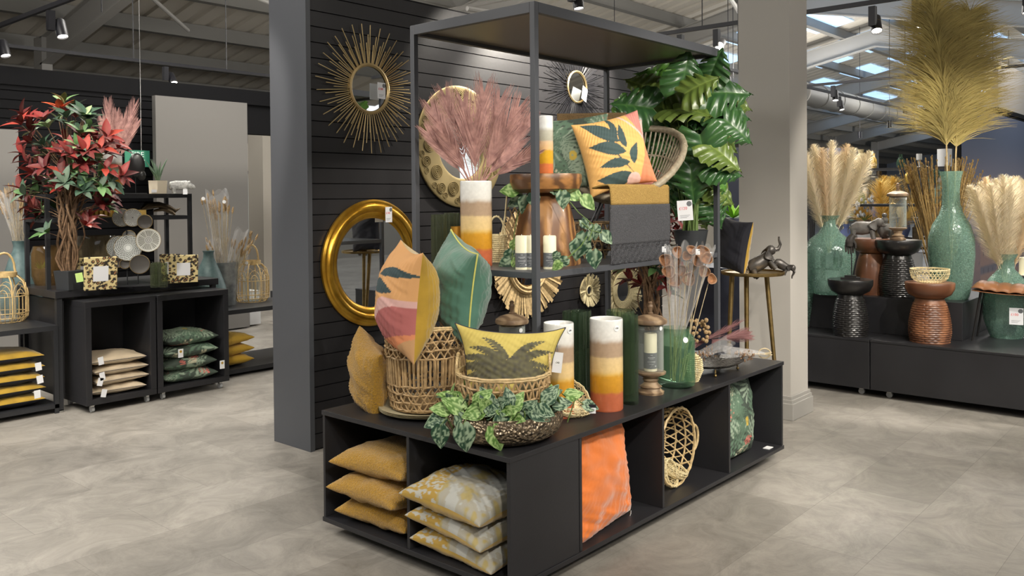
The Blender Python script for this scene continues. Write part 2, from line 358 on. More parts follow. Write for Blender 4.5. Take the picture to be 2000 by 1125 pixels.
# far dark wall with grooves, grey panels in front of it
g = G(); g.box(-4, 7.83, 0, 3.52, 8.0, 3.05); 
for i in range(29): g.box(-4, 7.815, i*.1+.006, 3.52, 7.83, i*.1+.094)
g.box(-4, 7.80, 2.86, 4.4, 7.83, 3.05); g.box(3.52, 7.83, ony(500, 262, 7.83).z, 4.4, 8.0, 3.05); struct(g.build('wall_far', 'groove', smooth=False))
wall_far_panel = G(); wall_far_panel.box(2.29, 7.42, 0.02, 3.48, 7.5, 2.83); struct(wall_far_panel.build('wall_panel', 'panelgrey', smooth=False))
g = G(); g.box(-3, 7.5, 0, .86, 7.6, 2.36); struct(g.build('wall_left', 'greywall2', smooth=False))
g = G(); c0, c1 = ony(513, 300, 9.2), ony(531, 300, 9.2); g.box(c0.x, 9.2, 0, c1.x+.3, 9.6, ony(520, 258, 9.2).z); struct(g.build('trim_column', 'beige', smooth=False))
g = G(); g.box(3.2, 12.5, 0, 11.5, 12.7, ony(500, 281, 12.5).z); struct(g.build('wall_distance', 'beige', smooth=False))
g = G(); d0, d1, dz_ = ony(496, 400, 12.3).x, ony(520, 400, 12.3).x, ony(505, 334, 12.3).z; g.box(d0, 12.3, 0, d1, 12.48, dz_-.05); g.box(d0-1.2, 12.28, dz_-.05, d1+.1, 12.5, dz_); struct(g.build('door_1', 'navy', smooth=False))
# roof: deck with ribs, purlins, rafters, ducts
TS = .206; RY = 7.; RZ = 7.1
def roofz(y): return RZ-TS*abs(y-RY)
g = G()
for y0, y1 in ((-9, RY), (RY, 22)):
    nrib = 180
    for i in range(nrib):
        xa = -12+i*.5
        pr = ((xa, 0), (xa+.3, 0), (xa+.34, .05), (xa+.46, .05), (xa+.5, 0))
        for (xa_, h1), (xb_, h2) in zip(pr, pr[1:]):
            g.add([(xa_, y0, roofz(y0)+h1), (xb_, y0, roofz(y0)+h2), (xb_, y1, roofz(y1)+h2), (xa_, y1, roofz(y1)+h1)], [(0, 1, 2, 3)])
struct(g.build('ceiling', 'deck', smooth=False))
for i, y in enumerate([-6.4, -4.6, -2.8, -1, .8, 2.6, 4.4, 6.2, 8, 9.8, 11.6, 13.4, 15.2, 17, 18.8]):
    z = roofz(y); g = G(); g.box(-12, y-.035, z-.30, 78, y+.035, z-.01); g.box(-12, y-.1, z-.31, 78, y+.1, z-.295)
    tag(g.build('roof_purlin', 'purlin', smooth=False), 'long grey steel purlin running under the ribbed roof deck', 'roof beam', 'steel purlins under the roof deck')
for x in (-2.5, 4.4, 11.4, 18.4, 25.4, 32.4, 39.4, 46.4, 53.4):
    g = G()
    for y0, y1 in ((-8, RY), (RY, 16.2)):
        za, zb = roofz(y0)-.32, roofz(y1)-.32
        for (xa, xb, t0, t1) in ((x-.10, x+.10, -.55, -.52), (x-.012, x+.012, -.52, -.02), (x-.10, x+.10, -.02, 0)):
            vs = [(xx, yy, zz+tt) for xx in (xa, xb) for yy, zz in ((y0, za), (y1, zb)) for tt in (t0, t1)]
            g.add(vs, [(0, 1, 3, 2), (4, 6, 7, 5), (0, 4, 5, 1), (2, 3, 7, 6), (0, 2, 6, 4), (1, 5, 7, 3)])
    g.box(x-.1, 16.1, 0, x+.1, 16.5, roofz(16.2)-.3)
    tag(g.build('roof_rafter', 'rafter', smooth=False), 'pale sloping steel rafter carrying the roof purlins', 'roof beam', 'sloping rafters')
g = G(); da, db_ = at(1560, 180, 19), at(1775, 232, 27); g.tube([da, db_], .26, 20)
for i in range(9): g.tube([da.lerp(db_, i/8), da.lerp(db_, i/8+.006)], .275, 20)
tag(g.build('air_duct', 'purlin'), 'round grey spiral air duct hung under the roof at right', 'air duct')
for x0, y0 in [(xx, yy) for xx in (16.5, 21.5, 26.5, 31.5, 37.5, 43.5, 50, 58) for yy in (-1.6, .2, 2.0, 3.8, 5.6, 7.4, 9.2, 11, 12.8) if not (xx < 20 and yy > 6)]:
    z = roofz(y0)-.03; z1 = roofz(y0+1.2)-.03
    g = G(); g.add([(x0, y0, z), (x0+3.2, y0, z), (x0+3.2, y0+1.2, z1), (x0, y0+1.2, z1)], [(0, 1, 2, 3)])
    tag(g.build('rooflight', 'skyglass', smooth=False), 'translucent rooflight glowing blue with daylight far down the hall', 'rooflight', 'blue daylight rooflights in the roof')
# slim hanging conduits and bracing bars
for k, (a, b) in enumerate((((.9, 5.6, 3.3), (.9, 5.6, 6.5)), ((2.6, 8.6, 3.4), (2.6, 8.6, 6.4)), ((3.9, 8.6, 3.4), (3.9, 8.6, 6.4)), ((9, 3.5, 3.4), (9, 3.5, 6)), ((5.76, 2.3, 3.4), (5.76, 2.3, 6)))):
    g = G(); g.tube([a, b], .006, 6); tag(g.build('suspension_rod', 'dark_metal'), 'thin rod hanging a lighting track from the roof', 'rod', 'track suspension rods')
for a, b in (((-1, 6.8, 5.9), (6, 13.5, 4.9)), ((2, 9.5, 5.2), (8, 11.3, 4.9)), ((5, 2.2, 4.4), (14, 5.5, 4.7)), ((7, -1, 4.5), (7.2, 9, 4.6)), ((6, 6, 4.2), (12, 5.4, 4.3))):
    g = G(); g.tube([a, b], .035, 8); tag(g.build('bracing_tube', 'rafter'), 'thin pale steel bracing tube crossing below the roof', 'roof brace', 'bracing tubes under the roof')
# ---------------------------------------------------------------- lighting tracks and spotlights
def track(a, b, where):
    a = V(a); b = V(b); g = G(); w_ = .018
    if abs(a.x-b.x) < .1: g.box(a.x-w_, a.y, a.z-.02, a.x+w_, b.y, a.z+.02)
    else: g.box(a.x, a.y-w_, a.z-.02, b.x, a.y+w_, a.z+.02)
    tag(g.build('lighting_track', 'lamp_black', smooth=False), 'black lighting track hung under the roof '+where, 'lighting track')
track((-4, 8.6, 3.4), (5.0, 8.6, 3.4), 'along the black slatted far wall at left'); track((.68, 2.9, 3.4), (.68, 8.4, 3.4), 'running away from the visitor at top left')
track((5.74, -3, 3.4), (5.74, 4.5, 3.4), 'beyond the grey pillar at top right'); track((11.3, 0, 3.4), (11.3, 6, 3.4), 'far behind the tall plumes at right')
track((8, 3.5, 3.4), (24, 3.5, 3.4), 'receding below the round air duct')
def spotlight(P, aim, label, power=0, ang=50, grp='track spotlights'):
    P = V(P); t = thing('track_spotlight', label, 'spotlight', P)
    g = G(); g.box(-.03, -.03, -.20, .03, .03, -.02); g.tube([(0, 0, -.12), (.075, 0, -.14)], .012, 6); g.build('driver_box', 'lamp_black', t, smooth=False)
    d = (V(aim)-(P+V((.085, 0, -.16)))).normalized(); q = d.to_track_quat('Z', 'Y').to_matrix(); c = V((.085, 0, -.16))
    g = G(); prof = [(0, -.08), (.035, -.08), (.05, -.06), (.05, .10), (.046, .10), (.044, .06)]
    g.lathe(prof, 20, c, q); g.build('lamp_head', 'lamp_black', t)
    g = G(); g.lathe([(.045, .085), (.03, .092), (0, .094)], 16, c, q); g.build('lens', 'lens', t)
    if power:
        p = P+c+d*.12; spot(p, aim, power, ang)
SP = [((.70, 7.65, 3.38), (1.1, 6.5, 0), 'track spotlight at top left, aimed at the floor beside the red leaved plant'),
      ((.68, 6.15, 3.38), (.9, 5.0, .3), 'black track spotlight at the top edge, left part of the picture, pointing down'),
      ((3.02, 8.6, 3.38), (3.0, 6.4, .5), 'track spotlight in front of the black far wall, above the grey panel'),
      ((4.75, 8.6, 3.38), (4.3, 6.6, .5), 'track spotlight just left of the black wall end'),
      ((5.74, .53, 3.38), (4.2, -.4, 0), 'tilted spotlight left of the tall brown plumes, aimed down left'),
      ((5.74, .15, 3.38), (5.2, -.3, .4), 'spotlight peeping through the top of the tall brown plumes'),
      ((5.74, -.72, 3.38), (5.3, -.6, .3), 'spotlight cut by the top right edge of the picture'),
      ((5.74, 2.12, 3.38), (1.5, .6, 1.2), 'glaring spotlight shining at the visitor left of the grey pillar'),
      ((5.74, 2.55, 3.38), (4.9, 2.2, 1.5), 'spotlight turned away, behind the right end of the shelf frame roof'),
      ((11.3, 3.0, 3.38), (10.5, 2.5, 0), 'small far spotlight above the cream plumes, left one of the pair'),
      ((12.9, 3.5, 3.38), (12.5, 2.6, 0), 'small far spotlight above the cream plumes, right one of the pair'),
      ((8.6, 3.5, 3.38), (8, 3, 0), 'far spotlight close to the right edge of the grey pillar'),
      ((3.8, 2.55, 3.6), (3.8, 2.2, 1.5), 'lamp seen above the shelf frame roof near its front corner')]
PW = {0: 160, 1: 160, 2: 160, 3: 60, 4: 120, 5: 120, 6: 120, 7: 40, 8: 60, 9: 80, 10: 80, 11: 0, 12: 120}
for i, (p, a, l) in enumerate(SP): spotlight(p, a, l, PW.get(i, 100), 60)
g = G(); g.box(5.715, 2.05, 3.38, 5.765, 2.2, 3.42)
# the shop's further spotlights, hung over the visitor's aisle
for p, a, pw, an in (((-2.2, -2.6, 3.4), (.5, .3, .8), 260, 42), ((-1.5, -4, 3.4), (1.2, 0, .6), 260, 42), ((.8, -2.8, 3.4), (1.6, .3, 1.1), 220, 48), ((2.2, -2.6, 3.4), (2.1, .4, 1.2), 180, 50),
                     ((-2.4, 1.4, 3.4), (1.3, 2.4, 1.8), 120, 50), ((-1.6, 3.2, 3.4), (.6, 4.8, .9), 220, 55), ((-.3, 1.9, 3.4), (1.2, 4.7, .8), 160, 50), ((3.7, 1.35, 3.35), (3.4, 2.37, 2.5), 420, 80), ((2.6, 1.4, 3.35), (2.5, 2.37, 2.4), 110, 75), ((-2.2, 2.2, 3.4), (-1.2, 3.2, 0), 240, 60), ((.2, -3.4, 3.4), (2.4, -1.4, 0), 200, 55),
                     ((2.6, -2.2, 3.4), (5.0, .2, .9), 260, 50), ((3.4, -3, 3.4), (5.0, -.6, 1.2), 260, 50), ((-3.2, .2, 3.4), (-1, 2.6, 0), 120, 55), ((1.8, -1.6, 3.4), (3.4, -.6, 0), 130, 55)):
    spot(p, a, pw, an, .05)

g = G(); w0 = ony(483, 400, 12.4).x; g.box(w0-.3, 12.4, 1.0, d0-.02, 12.49, dz_-.06)
struct(g.build('window_1', mat('frosted_pane', (.5, .55, .52), .4), smooth=False))
for i, (xx, yy, zz) in enumerate([(13+random.random()*16, 2+random.random()*8, 3.5+random.random()*.5) for i in range(15)]):
    t = thing('hanging_downlight', 'small far black downlight glowing under the bluish roof', 'spotlight', (xx, yy, zz), group='far downlights over the racks'); g = G(); g.lathe([(0, 0), (.06, 0), (.06, -.2), (.05, -.2)], 12); g.tube([(0, 0, 0), (0, 0, roofz(yy)-zz)], .008, 5); g.build('lamp_head', 'lamp_black', t); g = G(); g.lathe([(.05, -.19), (0, -.19)], 12); g.build('lens', 'lens', t)
# ---------------------------------------------------------------- the plinth and the frame standing on it
t = thing('display_plinth', 'large low black open display plinth with cushion compartments, centre of the picture', 'display plinth', (0, 0, 0))
L, Wd, ZT, ZB, th = 2.55, 1.21, .60, .062, .018
g = G(); g.box(0, 0, ZT-.022, L, Wd, ZT); g.build('top_panel', 'black_laminate', t, False, bevel=.002)
g = G(); g.box(0, 0, ZB, L, Wd, ZB+.022); g.build('bottom_panel', 'black_laminate', t, False, bevel=.002)
za, zb = ZB+.022, ZT-.022
for n_, bx in (('divider', (0.006, .59, za, .43, .59+th, zb)), ('side_panel', (0.006, .004, za, .455, .004+th, zb)), ('side_panel', (.006, Wd-th, za, .45, Wd-.002, zb)),
               ('back_panel', (.43, th+.006, za, .43+th, Wd-th, zb)), ('divider', (.445+th, .006, za, .445+2*th, .62, zb)), ('divider', (1.142, .006, za, 1.142+th, .62, zb)),
               ('divider', (1.839, .006, za, 1.839+th, .62, zb)), ('side_panel', (L-th-.004, .006, za, L-.004, Wd-.004, zb)), ('back_panel', (.46, .62, za, L-.02, .62+th, zb)),
               ('recessed_base', (.12, .12, 0, L-.12, Wd-.12, ZB))):
    g = G(); g.box(*bx); g.build(n_, 'black_laminate', t, False, bevel=.0015)
FX0, FX1, FY0, FY1, FZ, SZ = .5808, 2.3797, .336, 1.19, 2.53, 1.266; p_ = .03
t = thing('shelf_frame', 'tall dark grey box frame with a shelf and roof panel standing on the plinth', 'display frame', (FX0, FY0, .6))
for x in (0, FX1-FX0-p_):
    for y in (0, FY1-FY0-p_):
        g = G(); g.box(x, y, 0, x+p_, y+p_, FZ-.6); g.build('post', 'black_metal', t, False, bevel=.0015)
W_, D_, H_ = FX1-FX0, FY1-FY0, FZ-.6
for bx in ((p_, 0, H_-.05, W_-p_, p_, H_), (p_, D_-p_, H_-.05, W_-p_, D_, H_), (0, p_, H_-.05, p_, D_-p_, H_), (W_-p_, p_, H_-.05, W_, D_-p_, H_)):
    g = G(); g.box(*bx); g.build('top_beam', 'black_metal', t, False, bevel=.0015)
g = G(); g.box(p_, p_, H_-.03, W_-p_, D_-p_, H_-.012); g.build('roof_panel', 'roof_panel', t, False)
g = G(); g.box(.004, .004, SZ-.6-.03, W_-.004, D_-.004, SZ-.6); g.build('shelf', 'black_metal', t, False, bevel=.0015)
# ---------------------------------------------------------------- price tickets
def ticket(parent, loc, rot, txt=None, w=.06, h=.085, dot=True, m='paper', name='price_ticket'):
    g = G(); g.box(-w/2, -.0006, -h/2, w/2, .0006, h/2); o = g.build(name, m, parent, False, loc, rot)
    if txt: text(txt, h*.2, 'ticket_print', 'red_ink', o, (-w*.12, -.0012, h*.1), (pi/2, 0, 0))
    if dot:
        g = G(); g.lathe([(h*.13, 0), (h*.13, .0008), (0, .0008)], 16, (w*.3, -.0006, h*.32), Matrix.Rotation(pi/2, 3, 'X')); g.build('ticket_dot', 'label_grey', o)
        g = G()
        for k in range(3): g.box(-w*.35, -.001, -h*(.25+.06*k), w*(.3-.1*k), -.0006, -h*(.235+.06*k))
        g.build('small_print', 'label_grey', o, False)
    return o
def dotsticker(parent, loc, rot, r=.013, txt='£40'):
    g = G(); g.lathe([(0, 0), (r, 0), (r, .0008), (0, .0008)], 18, (0, 0, 0), Matrix.Rotation(pi/2, 3, 'X')); o = g.build('price_sticker', 'white', parent, True, loc, rot)
    if txt: text(txt, r*.75, 'sticker_print', 'black_ink', o, (0, -.0014, 0), (pi/2, 0, 0))
    return o
WROT = (0, 0, 0)
# ---------------------------------------------------------------- wall mirrors (local x right, y into wall, z up)
def starburst(P, ri, ro, n, m, rim, label, seed, sr=.0035, tiers=(1, .84, .7), tx=None):
    rnd = random.Random(seed); t = thing('starburst_mirror', label, 'mirror', P)
    g = G(); g.lathe([(ri*1.0, 0), (ri*1.12, 0), (ri*1.12, .022), (ri*1.04, .028), (ri*.97, .018)], 48, (0, 0, 0), Matrix.Rotation(pi/2, 3, 'X')); g.build('mirror_rim', rim, t)
    g = G(); g.lathe([(0, .012), (ri, .012)], 48, (0, 0, 0), Matrix.Rotation(pi/2, 3, 'X')); g.build('mirror_glass', 'mirror', t)
    g = G()
    for i in range(n):
        a = 2*pi*i/n; r = ro*tiers[i % len(tiers)]*rnd.uniform(.96, 1.02); da = rnd.uniform(-.012, .012); y = -.006-.006*(i % 3)
        g.tube([(ri*1.05*cos(a), y, ri*1.05*sin(a)), (r*cos(a+da), y-.004, r*sin(a+da))], [sr, sr*.9], 5)
    g.build('ray_sticks', m, t); return t
MX = Matrix.Rotation(pi/2, 3, 'X')
s1 = starburst((1.262, WY-.012, 2.362), .155, .435, 99, 'gold_stick', 'gold_stick', 'gold starburst mirror of thin rods high on the black slatted wall', 3, tx=1)
ticket(s1, (.075, -.05, -.01), (0, 0, .1), '£100', .075, .11)
s2 = starburst((3.6, WY-.012, 2.585), .13, .44, 110, 'lamp_black', 'gold_stick', 'black spiky sunburst mirror with thin gold rim under the frame roof', 5, sr=.003)
ticket(s2, (.05, -.06, -.06), (0, .3, .2), None, .10, .12)
t = thing('gilt_mirror', 'round mirror in a wide moulded gold frame hung low on the black wall', 'mirror', (1.283, WY-.01, 1.183))
Ro = .428
prof = [(Ro, 0), (Ro+.002, .02), (Ro-.01, .032), (Ro-.025, .03), (Ro-.035, .042), (Ro-.055, .048), (Ro-.075, .04), (Ro-.082, .028), (Ro-.095, .03), (Ro-.112, .022), (Ro-.122, .012), (Ro-.128, .004)]
g = G(); g.lathe(prof, 72, (0, 0, 0), MX); g.build('gilt_frame', 'gold_leaf', t)
g = G(); g.lathe([(0, .008), (Ro-.126, .008)], 64, (0, 0, 0), MX); g.build('mirror_glass', 'mirror', t)
ticket(t, (.10, -.06, .325), (0, 0, .1), '£145', .065, .105)
t = thing('embossed_mirror', 'large round bronze mirror with embossed ring pattern behind the pink palm leaves', 'mirror', (2.15, WY-.008, 2.005), (R_(-2), 0, 0))
Ro, Ri = .46, .245
g = G(); g.lathe([(Ro, 0), (Ro, .012), (Ro-.012, .016), (Ro-.03, .012), (Ri+.02, .02), (Ri, .014), (Ri-.004, .004)], 72, (0, 0, 0), MX)
rnd = random.Random(2)
for i in range(20):
    a = 2*pi*i/20; rr = (Ro+Ri)/2+(.035 if i % 2 else -.02); cx, cz = rr*cos(a), rr*sin(a)
    for q in range(1, 5 if i % 2 == 0 else 4):
        r = .0125*q; g.tube([(cx+r*cos(b), -.019, cz+r*sin(b)) for b in [2*pi*j/18 for j in range(18)]], .0042, 5, True)
for i in range(20):
    a = 2*pi*(i+.5)/20; rr = Ro-.045; cx, cz = rr*cos(a), rr*sin(a)
    for q in (1, 2): r = .011*q; g.tube([(cx+r*cos(b), -.016, cz+r*sin(b)) for b in [2*pi*j/14 for j in range(14)]], .0022, 5, True)
g.build('embossed_frame', 'bronze', t); g = G(); g.lathe([(0, .008), (Ri, .008)], 64, (0, 0, 0), MX); g.build('mirror_glass', 'mirror', t)
def raffia_mirror(P, ri, rm, ro, n, m, label, seed, width=.012, rings=0):
    rnd = random.Random(seed); t = thing('raffia_mirror', label, 'mirror', P)
    g = G()
    for i in range(n):
        a = 2*pi*i/n+rnd.uniform(-.02, .02); r1 = ro*rnd.uniform(.93, 1.03); p0 = V((rm*cos(a), -.006, rm*sin(a))); p1 = V((r1*cos(a+.05), -.018-rnd.uniform(0, .02), r1*sin(a+.05)))
        g.blade(p0, p1, width*rnd.uniform(.8, 1.3), V((rnd.uniform(-.5, .5), -1, rnd.uniform(-.5, .5))), None, 2, lambda q: .6+.5*q)
    g.build('raffia_fringe', m, t)
    g = G(); K = 40
    for q in range(2+rings):
        r = rm*.99-(rm-ri)*q/(2+rings); g.tube([(r*cos(b), -.014, r*sin(b)) for b in [2*pi*j/K for j in range(K)]], (rm-ri)/(2+rings)*.6, 6, True)
    g.lathe([(ro*.85, 0), (ri, 0)], 40, (0, 0, 0), MX); g.build('woven_ring', m, t)
    g = G(); g.lathe([(0, .009), (ri, .009)], 32, (0, 0, 0), MX); g.build('mirror_glass', 'mirror', t); return t
Pm = ony(1030, 512, WY-.01); raffia_mirror(Pm, .19, .25, .45, 130, 'raffia', 'very large round mirror with brown raffia frill, half hidden behind the shelf', 1, .024)
Pm = ony(1149, 567, WY-.01); raffia_mirror(Pm, .033, .045, .15, 60, 'straw', 'small round straw frilled mirror on the wall under the shelf', 2, .014)
Pm = ony(1215, 567, WY-.01); raffia_mirror(Pm, .10, .17, .30, 110, 'straw', 'round mirror with pale straw fringe left of the wooden lantern knob', 4, .014, 3)
# ---------------------------------------------------------------- cushions
def P_trop(seed, w):
    rnd = random.Random(seed); fans = []
    for i in range(26):
        k = rnd.random(); c = (.24, .31, .23) if k < .45 else (.09, .15, .10) if k < .74 else (.62, .15, .12) if k < .9 else (.45, .43, .30)
        R = rnd.uniform(.10, .19) if k < .72 else rnd.uniform(.05, .09)
        fans.append((rnd.uniform(-.55, .55)*w, rnd.uniform(-.55, .55)*w, R, rnd.uniform(0, 6.28), c, rnd.choice((9, 12, 15)), rnd.uniform(.9, 1.7)))
    def f(x, y):
        col = (.045, .062, .048)
        for cx, cy, R, d, c, k, sp in fans:
            dx, dy = x-cx, y-cy; r = sqrt(dx*dx+dy*dy)
            if r < R:
                a = (atan2(dy, dx)-d+pi) % (2*pi)-pi
                if abs(a) < sp:
                    s = .5+.5*cos(a*k*2+r*18)
                    if r < R*(.72+.28*s) and s > .28: col = lerp(col, c, min(1, .35+.75*s))
        if abs(((x-.02)**2+(y+.03)**2)-.0004) < .00036 and x > 0: col = (.5, .36, .06)
        return col
    return f
def inleaf(x, y, x0, y0, x1, y1, wd, bow=0):
    dx, dy = x1-x0, y1-y0; L_ = sqrt(dx*dx+dy*dy); t = ((x-x0)*dx+(y-y0)*dy)/L_/L_
    if t < 0 or t > 1: return False
    n = ((x-x0)*dy-(y-y0)*dx)/L_ - bow*sin(pi*t)
    return abs(n) < wd*sin(pi*t**.8)+.0008
def P_leafy(x, y):                                # apricot cloth, dark teal leaves on a stem, coral and pink at one side
    xx, yy = x/.43, y/.43; col = (.80, .46, .15)
    if xx > .30+.10*sin(yy*5+1): col = (.72, .26, .13)
    if yy > .12 and xx > .18+.35*(.5-yy)+.05: col = (.62, .24, .20)
    if xx > .1 and abs(yy-(.5-(xx-.1)*1.3)) < .022: col = (.75, .52, .45)
    for a in ((.03, .12, -.38, .44, .085, .02), (.08, -.03, -.36, .13, .085, .02), (.1, -.17, -.30, -.15, .06, .02), (.12, -.33, -.36, -.30, .09, -.03),
              (.1, .02, .1, .34, .05, -.02), (.15, -.2, .27, .06, .055, -.03), (0, .15, -.05, .5, .04, .03)):
        if inleaf(xx, yy, *a): col = (.05, .085, .085)
    if inleaf(xx, yy, .16, -.36, -.2, .5, .008, -.06): col = (.05, .085, .085)
    if (xx-.12)**2+(yy+.4)**2 < .009: col = (.78, .52, .46)
    return col
def P_leafy2(x, y):
    xx, yy = x/.43, y/.48; col = (.60, .32, .13)
    lim = .06-.42*max(0, .5-xx)**1.3+.03*sin(xx*9)
    if yy < lim: col = (.38, .115, .11)
    if yy < -.36+.30*(xx-.1) or (xx < -.12 and yy < -.22-.3*(xx+.12)): col = (.60, .22, .10)
    if xx > .05 and yy < -.27-.75*(.5-xx): col = (.46, .26, .12)
    if abs(yy-lim) < .045+.015*sin(xx*12): col = (.60, .36, .33)
    for a in ((.5, .29, -.15, .22, .045, .035), (.30, .12, -.32, .13, .062, .02), (-.10, .02, -.44, -.02, .06, .03), (-.30, -.10, -.46, -.36, .05, .02)):
        if inleaf(xx, yy, *a): col = (.035, .06, .065)
    return col
_fr = []
for i, (a, Lf) in enumerate(((2.95, .21), (2.65, .22), (2.35, .19), (2.0, .16), (1.65, .15), (1.35, .165), (1.05, .17), (.7, .15), (.4, .18), (.1, .20), (3.25, .19), (-.2, .18), (2.5, .12), (.9, .11), (1.8, .10), (3.5, .13), (-.4, .12))):
    pts = []; x, y, aa = -.0, -.015, a
    for j in range(15): pts.append((x, y, aa)); x += cos(aa)*Lf/12.5; y += sin(aa)*Lf/12.5; aa += (.075 if cos(a) < 0 else -.075)
    _fr.append(pts)
def P_palm(x, y):
    n = ns(x, y, 3, 14); col = lerp((.56, .46, .13), (.47, .37, .09), .5+.9*n); best = 0
    for pts in _fr:
        for j, (px, py, aa) in enumerate(pts):
            dx, dy = x-px, y-py; d2 = dx*dx+dy*dy
            if d2 < .0016:
                lo = dx*cos(aa)+dy*sin(aa); la = abs(-dx*sin(aa)+dy*cos(aa)); wd = .0185*sin(pi*(.12+.82*j/14))
                if la < wd and sin((lo-la*.9+j*.011)*420) > -.45: best = 1; break
        if best: break
    if best: col = lerp((.075, .07, .05), (.13, .12, .06), .5+ns(x, y, 1, 60))
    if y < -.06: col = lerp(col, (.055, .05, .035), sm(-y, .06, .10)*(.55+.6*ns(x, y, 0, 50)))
    return col
def P_dist(x, y):
    n = ns(x, y, 0, 11)+.5*ns(x, y, 2, 40); k = .5+.5*ns(x*6, y*1.6, 5, 14); base = (.34, .32, .26)
    if x < -.06+.05*n: return (.38, .245, .05) if ns(x*1.0, y*2.4, 4, 42)+.3*k > .10 else (.40, .39, .34)
    return lerp(base, (.36, .29, .12), sm(n, .1, .35)) if n > -.2 else (.40, .40, .37)
def P_yel(x, y): return lerp((.45, .36, .06), (.37, .28, .04), .5+ns(x, y, 0, 12))
def cushion(name, label, loc, rot, w, h, t, mf, mb=None, pf=None, pb=None, piping=None, n=40, seed=1, wr=.010, group=None, taper=0, pinch=.08, sag=0, pw=.42, cat='cushion', pr=.004, ear=0):
    mb = mb or mf; o = None
    def out(s, q):
        x = w/2*s*(1-pinch*(1-q*q)*abs(s)**1.5)*(1-taper*(1-q)/2); y = h/2*q*(1-pinch*(1-s*s)*abs(q)**1.5)
        if ear: x += ear*s*abs(s*q)**6; y += ear*q*abs(s*q)**6
        return x, y
    def surf(sgn):
        def fn(u, v_):
            s = sin((u*2-1)*pi/2); q = sin((v_*2-1)*pi/2); x, y = out(s, q); e = max(0, (1-s*s)*(1-q*q))
            z = t/2*e**pw; k = min(1, e*6)
            z += k*wr*(ns(x*1.2, y*1.2, seed*3+sgn, 9)+.5*ns(x+y*2, y*.6, seed*5+sgn, 22))
            # gathers running in from the seam
            ed = (1-k); z += wr*.5*sin((s*q+s*2.3-q)*26+seed)*e**.5*(1-e)*(1 if wr > .004 else 0)
            z = max(z, .0008) if e > 0 else 0
            return V((x, y, sgn*z - sag*(s*s+q*q)*.5))
        return fn
    g = G(); f1 = surf(1); f0 = surf(-1)
    def colr(p, sg):
        def c(u, v_):
            s = sin((u*2-1)*pi/2); q = sin((v_*2-1)*pi/2); x, y = out(s, q); return p(x, y)
        return c if p else None
    g.grid(f1, n, n, colr(pf, 1)) if pf else g.grid(f1, n, n)
    g.mi = 1; nn = len(g.f)
    b = G(); b.grid(f0, n, n, colr(pb, -1)) if pb else b.grid(f0, n, n)
    b.f = [f[::-1] for f in b.f]
    k = len(g.v); g.v += b.v; g.f += [tuple(i+k for i in f) for f in b.f]; g.m += [1]*len(b.f); g.c += b.c
    o = g.build(name, [mf, mb], None, True, loc, rot, ang=75)
    tag(o, label, cat, group)
    if piping:
        pts = []
        for side in range(4):
            for i in range(24):
                a = -1+2*i/24; s, q = ((a, -1), (1, a), (-a, 1), (-1, -a))[side]; s = sin(s*pi/2); q = sin(q*pi/2); x, y = out(s, q); pts.append((x, y, -sag*(s*s+q*q)*.5))
        pg = G(); pg.tube(pts, pr, 6, True); pg.build('piping', piping, o)
    return o
def hd(P, tilt=0): return facecam(P, tilt)
# compartment stacks (front corner towards the aisle)
for i, (z, lb, dx, rz) in enumerate(((.150, 'bottom', .02, .05), (.268, 'middle', -.03, .0), (.392, 'top', -.01, .08))):
    cushion('boucle_cushion', 'mustard boucle cushion, %s one of the stack in the left end compartment' % lb, (.215+dx, .885, z), (0, R_(3), rz), .46, .47, .15, 'boucle', n=36, seed=i, wr=.012, group='mustard boucle cushions in the end compartment', pinch=.10, sag=.022, pw=.40)
for i, (z, lb, dx, rz) in enumerate(((.145, 'bottom', .02, .03), (.245, 'second lowest', -.01, -.04), (.355, 'top', -.04, .02))):
    c = cushion('patterned_velvet_cushion', 'silver grey and ochre distressed velvet cushion, %s one of its stack in the plinth' % lb, (.20+dx, .35, z), (0, R_(4), -pi/2+rz), .47, .44, .14 if i < 2 else .16, 'painted_cloth', 'mustard_velvet', P_dist, None, None, 110, i+4, .010, 'distressed velvet cushions in the end compartment', pinch=.09, sag=.02, pw=.40)
    c.data.color_attributes.active_color_index = 0
c = cushion('orange_cushion', 'big glossy orange velvet cushion standing in the long side compartment', (.715, .125, .333), (pi/2-R_(6), R_(-4), R_(3)), .55, .53, .19, 'orange_velvet', piping='lime_piping', n=64, seed=5, wr=.02, pinch=.06, pw=.36)
g = G(); g.box(-.022, -.001, -.045, .022, .001, .0); g.build('care_tag', 'white', c, False, (.24, -.26, .03), (R_(-60), .5, 0))
cushion('tropical_cushion', 'tropical leaf print cushion standing in the far right plinth compartment', (2.16, .16, .318), (pi/2-R_(5), R_(3), R_(4)), .48, .49, .19, 'painted_cloth', None, P_trop(3, .45), P_trop(4, .45), None, 130, 8, .012, pinch=.06, pw=.36)
g = G(); g.box(2.40, .03, .0845, 2.46, .07, .087); tag(g.build('paper_tag', 'white', smooth=False), 'small white paper tag on the compartment floor beside the tropical cushion', 'tag')
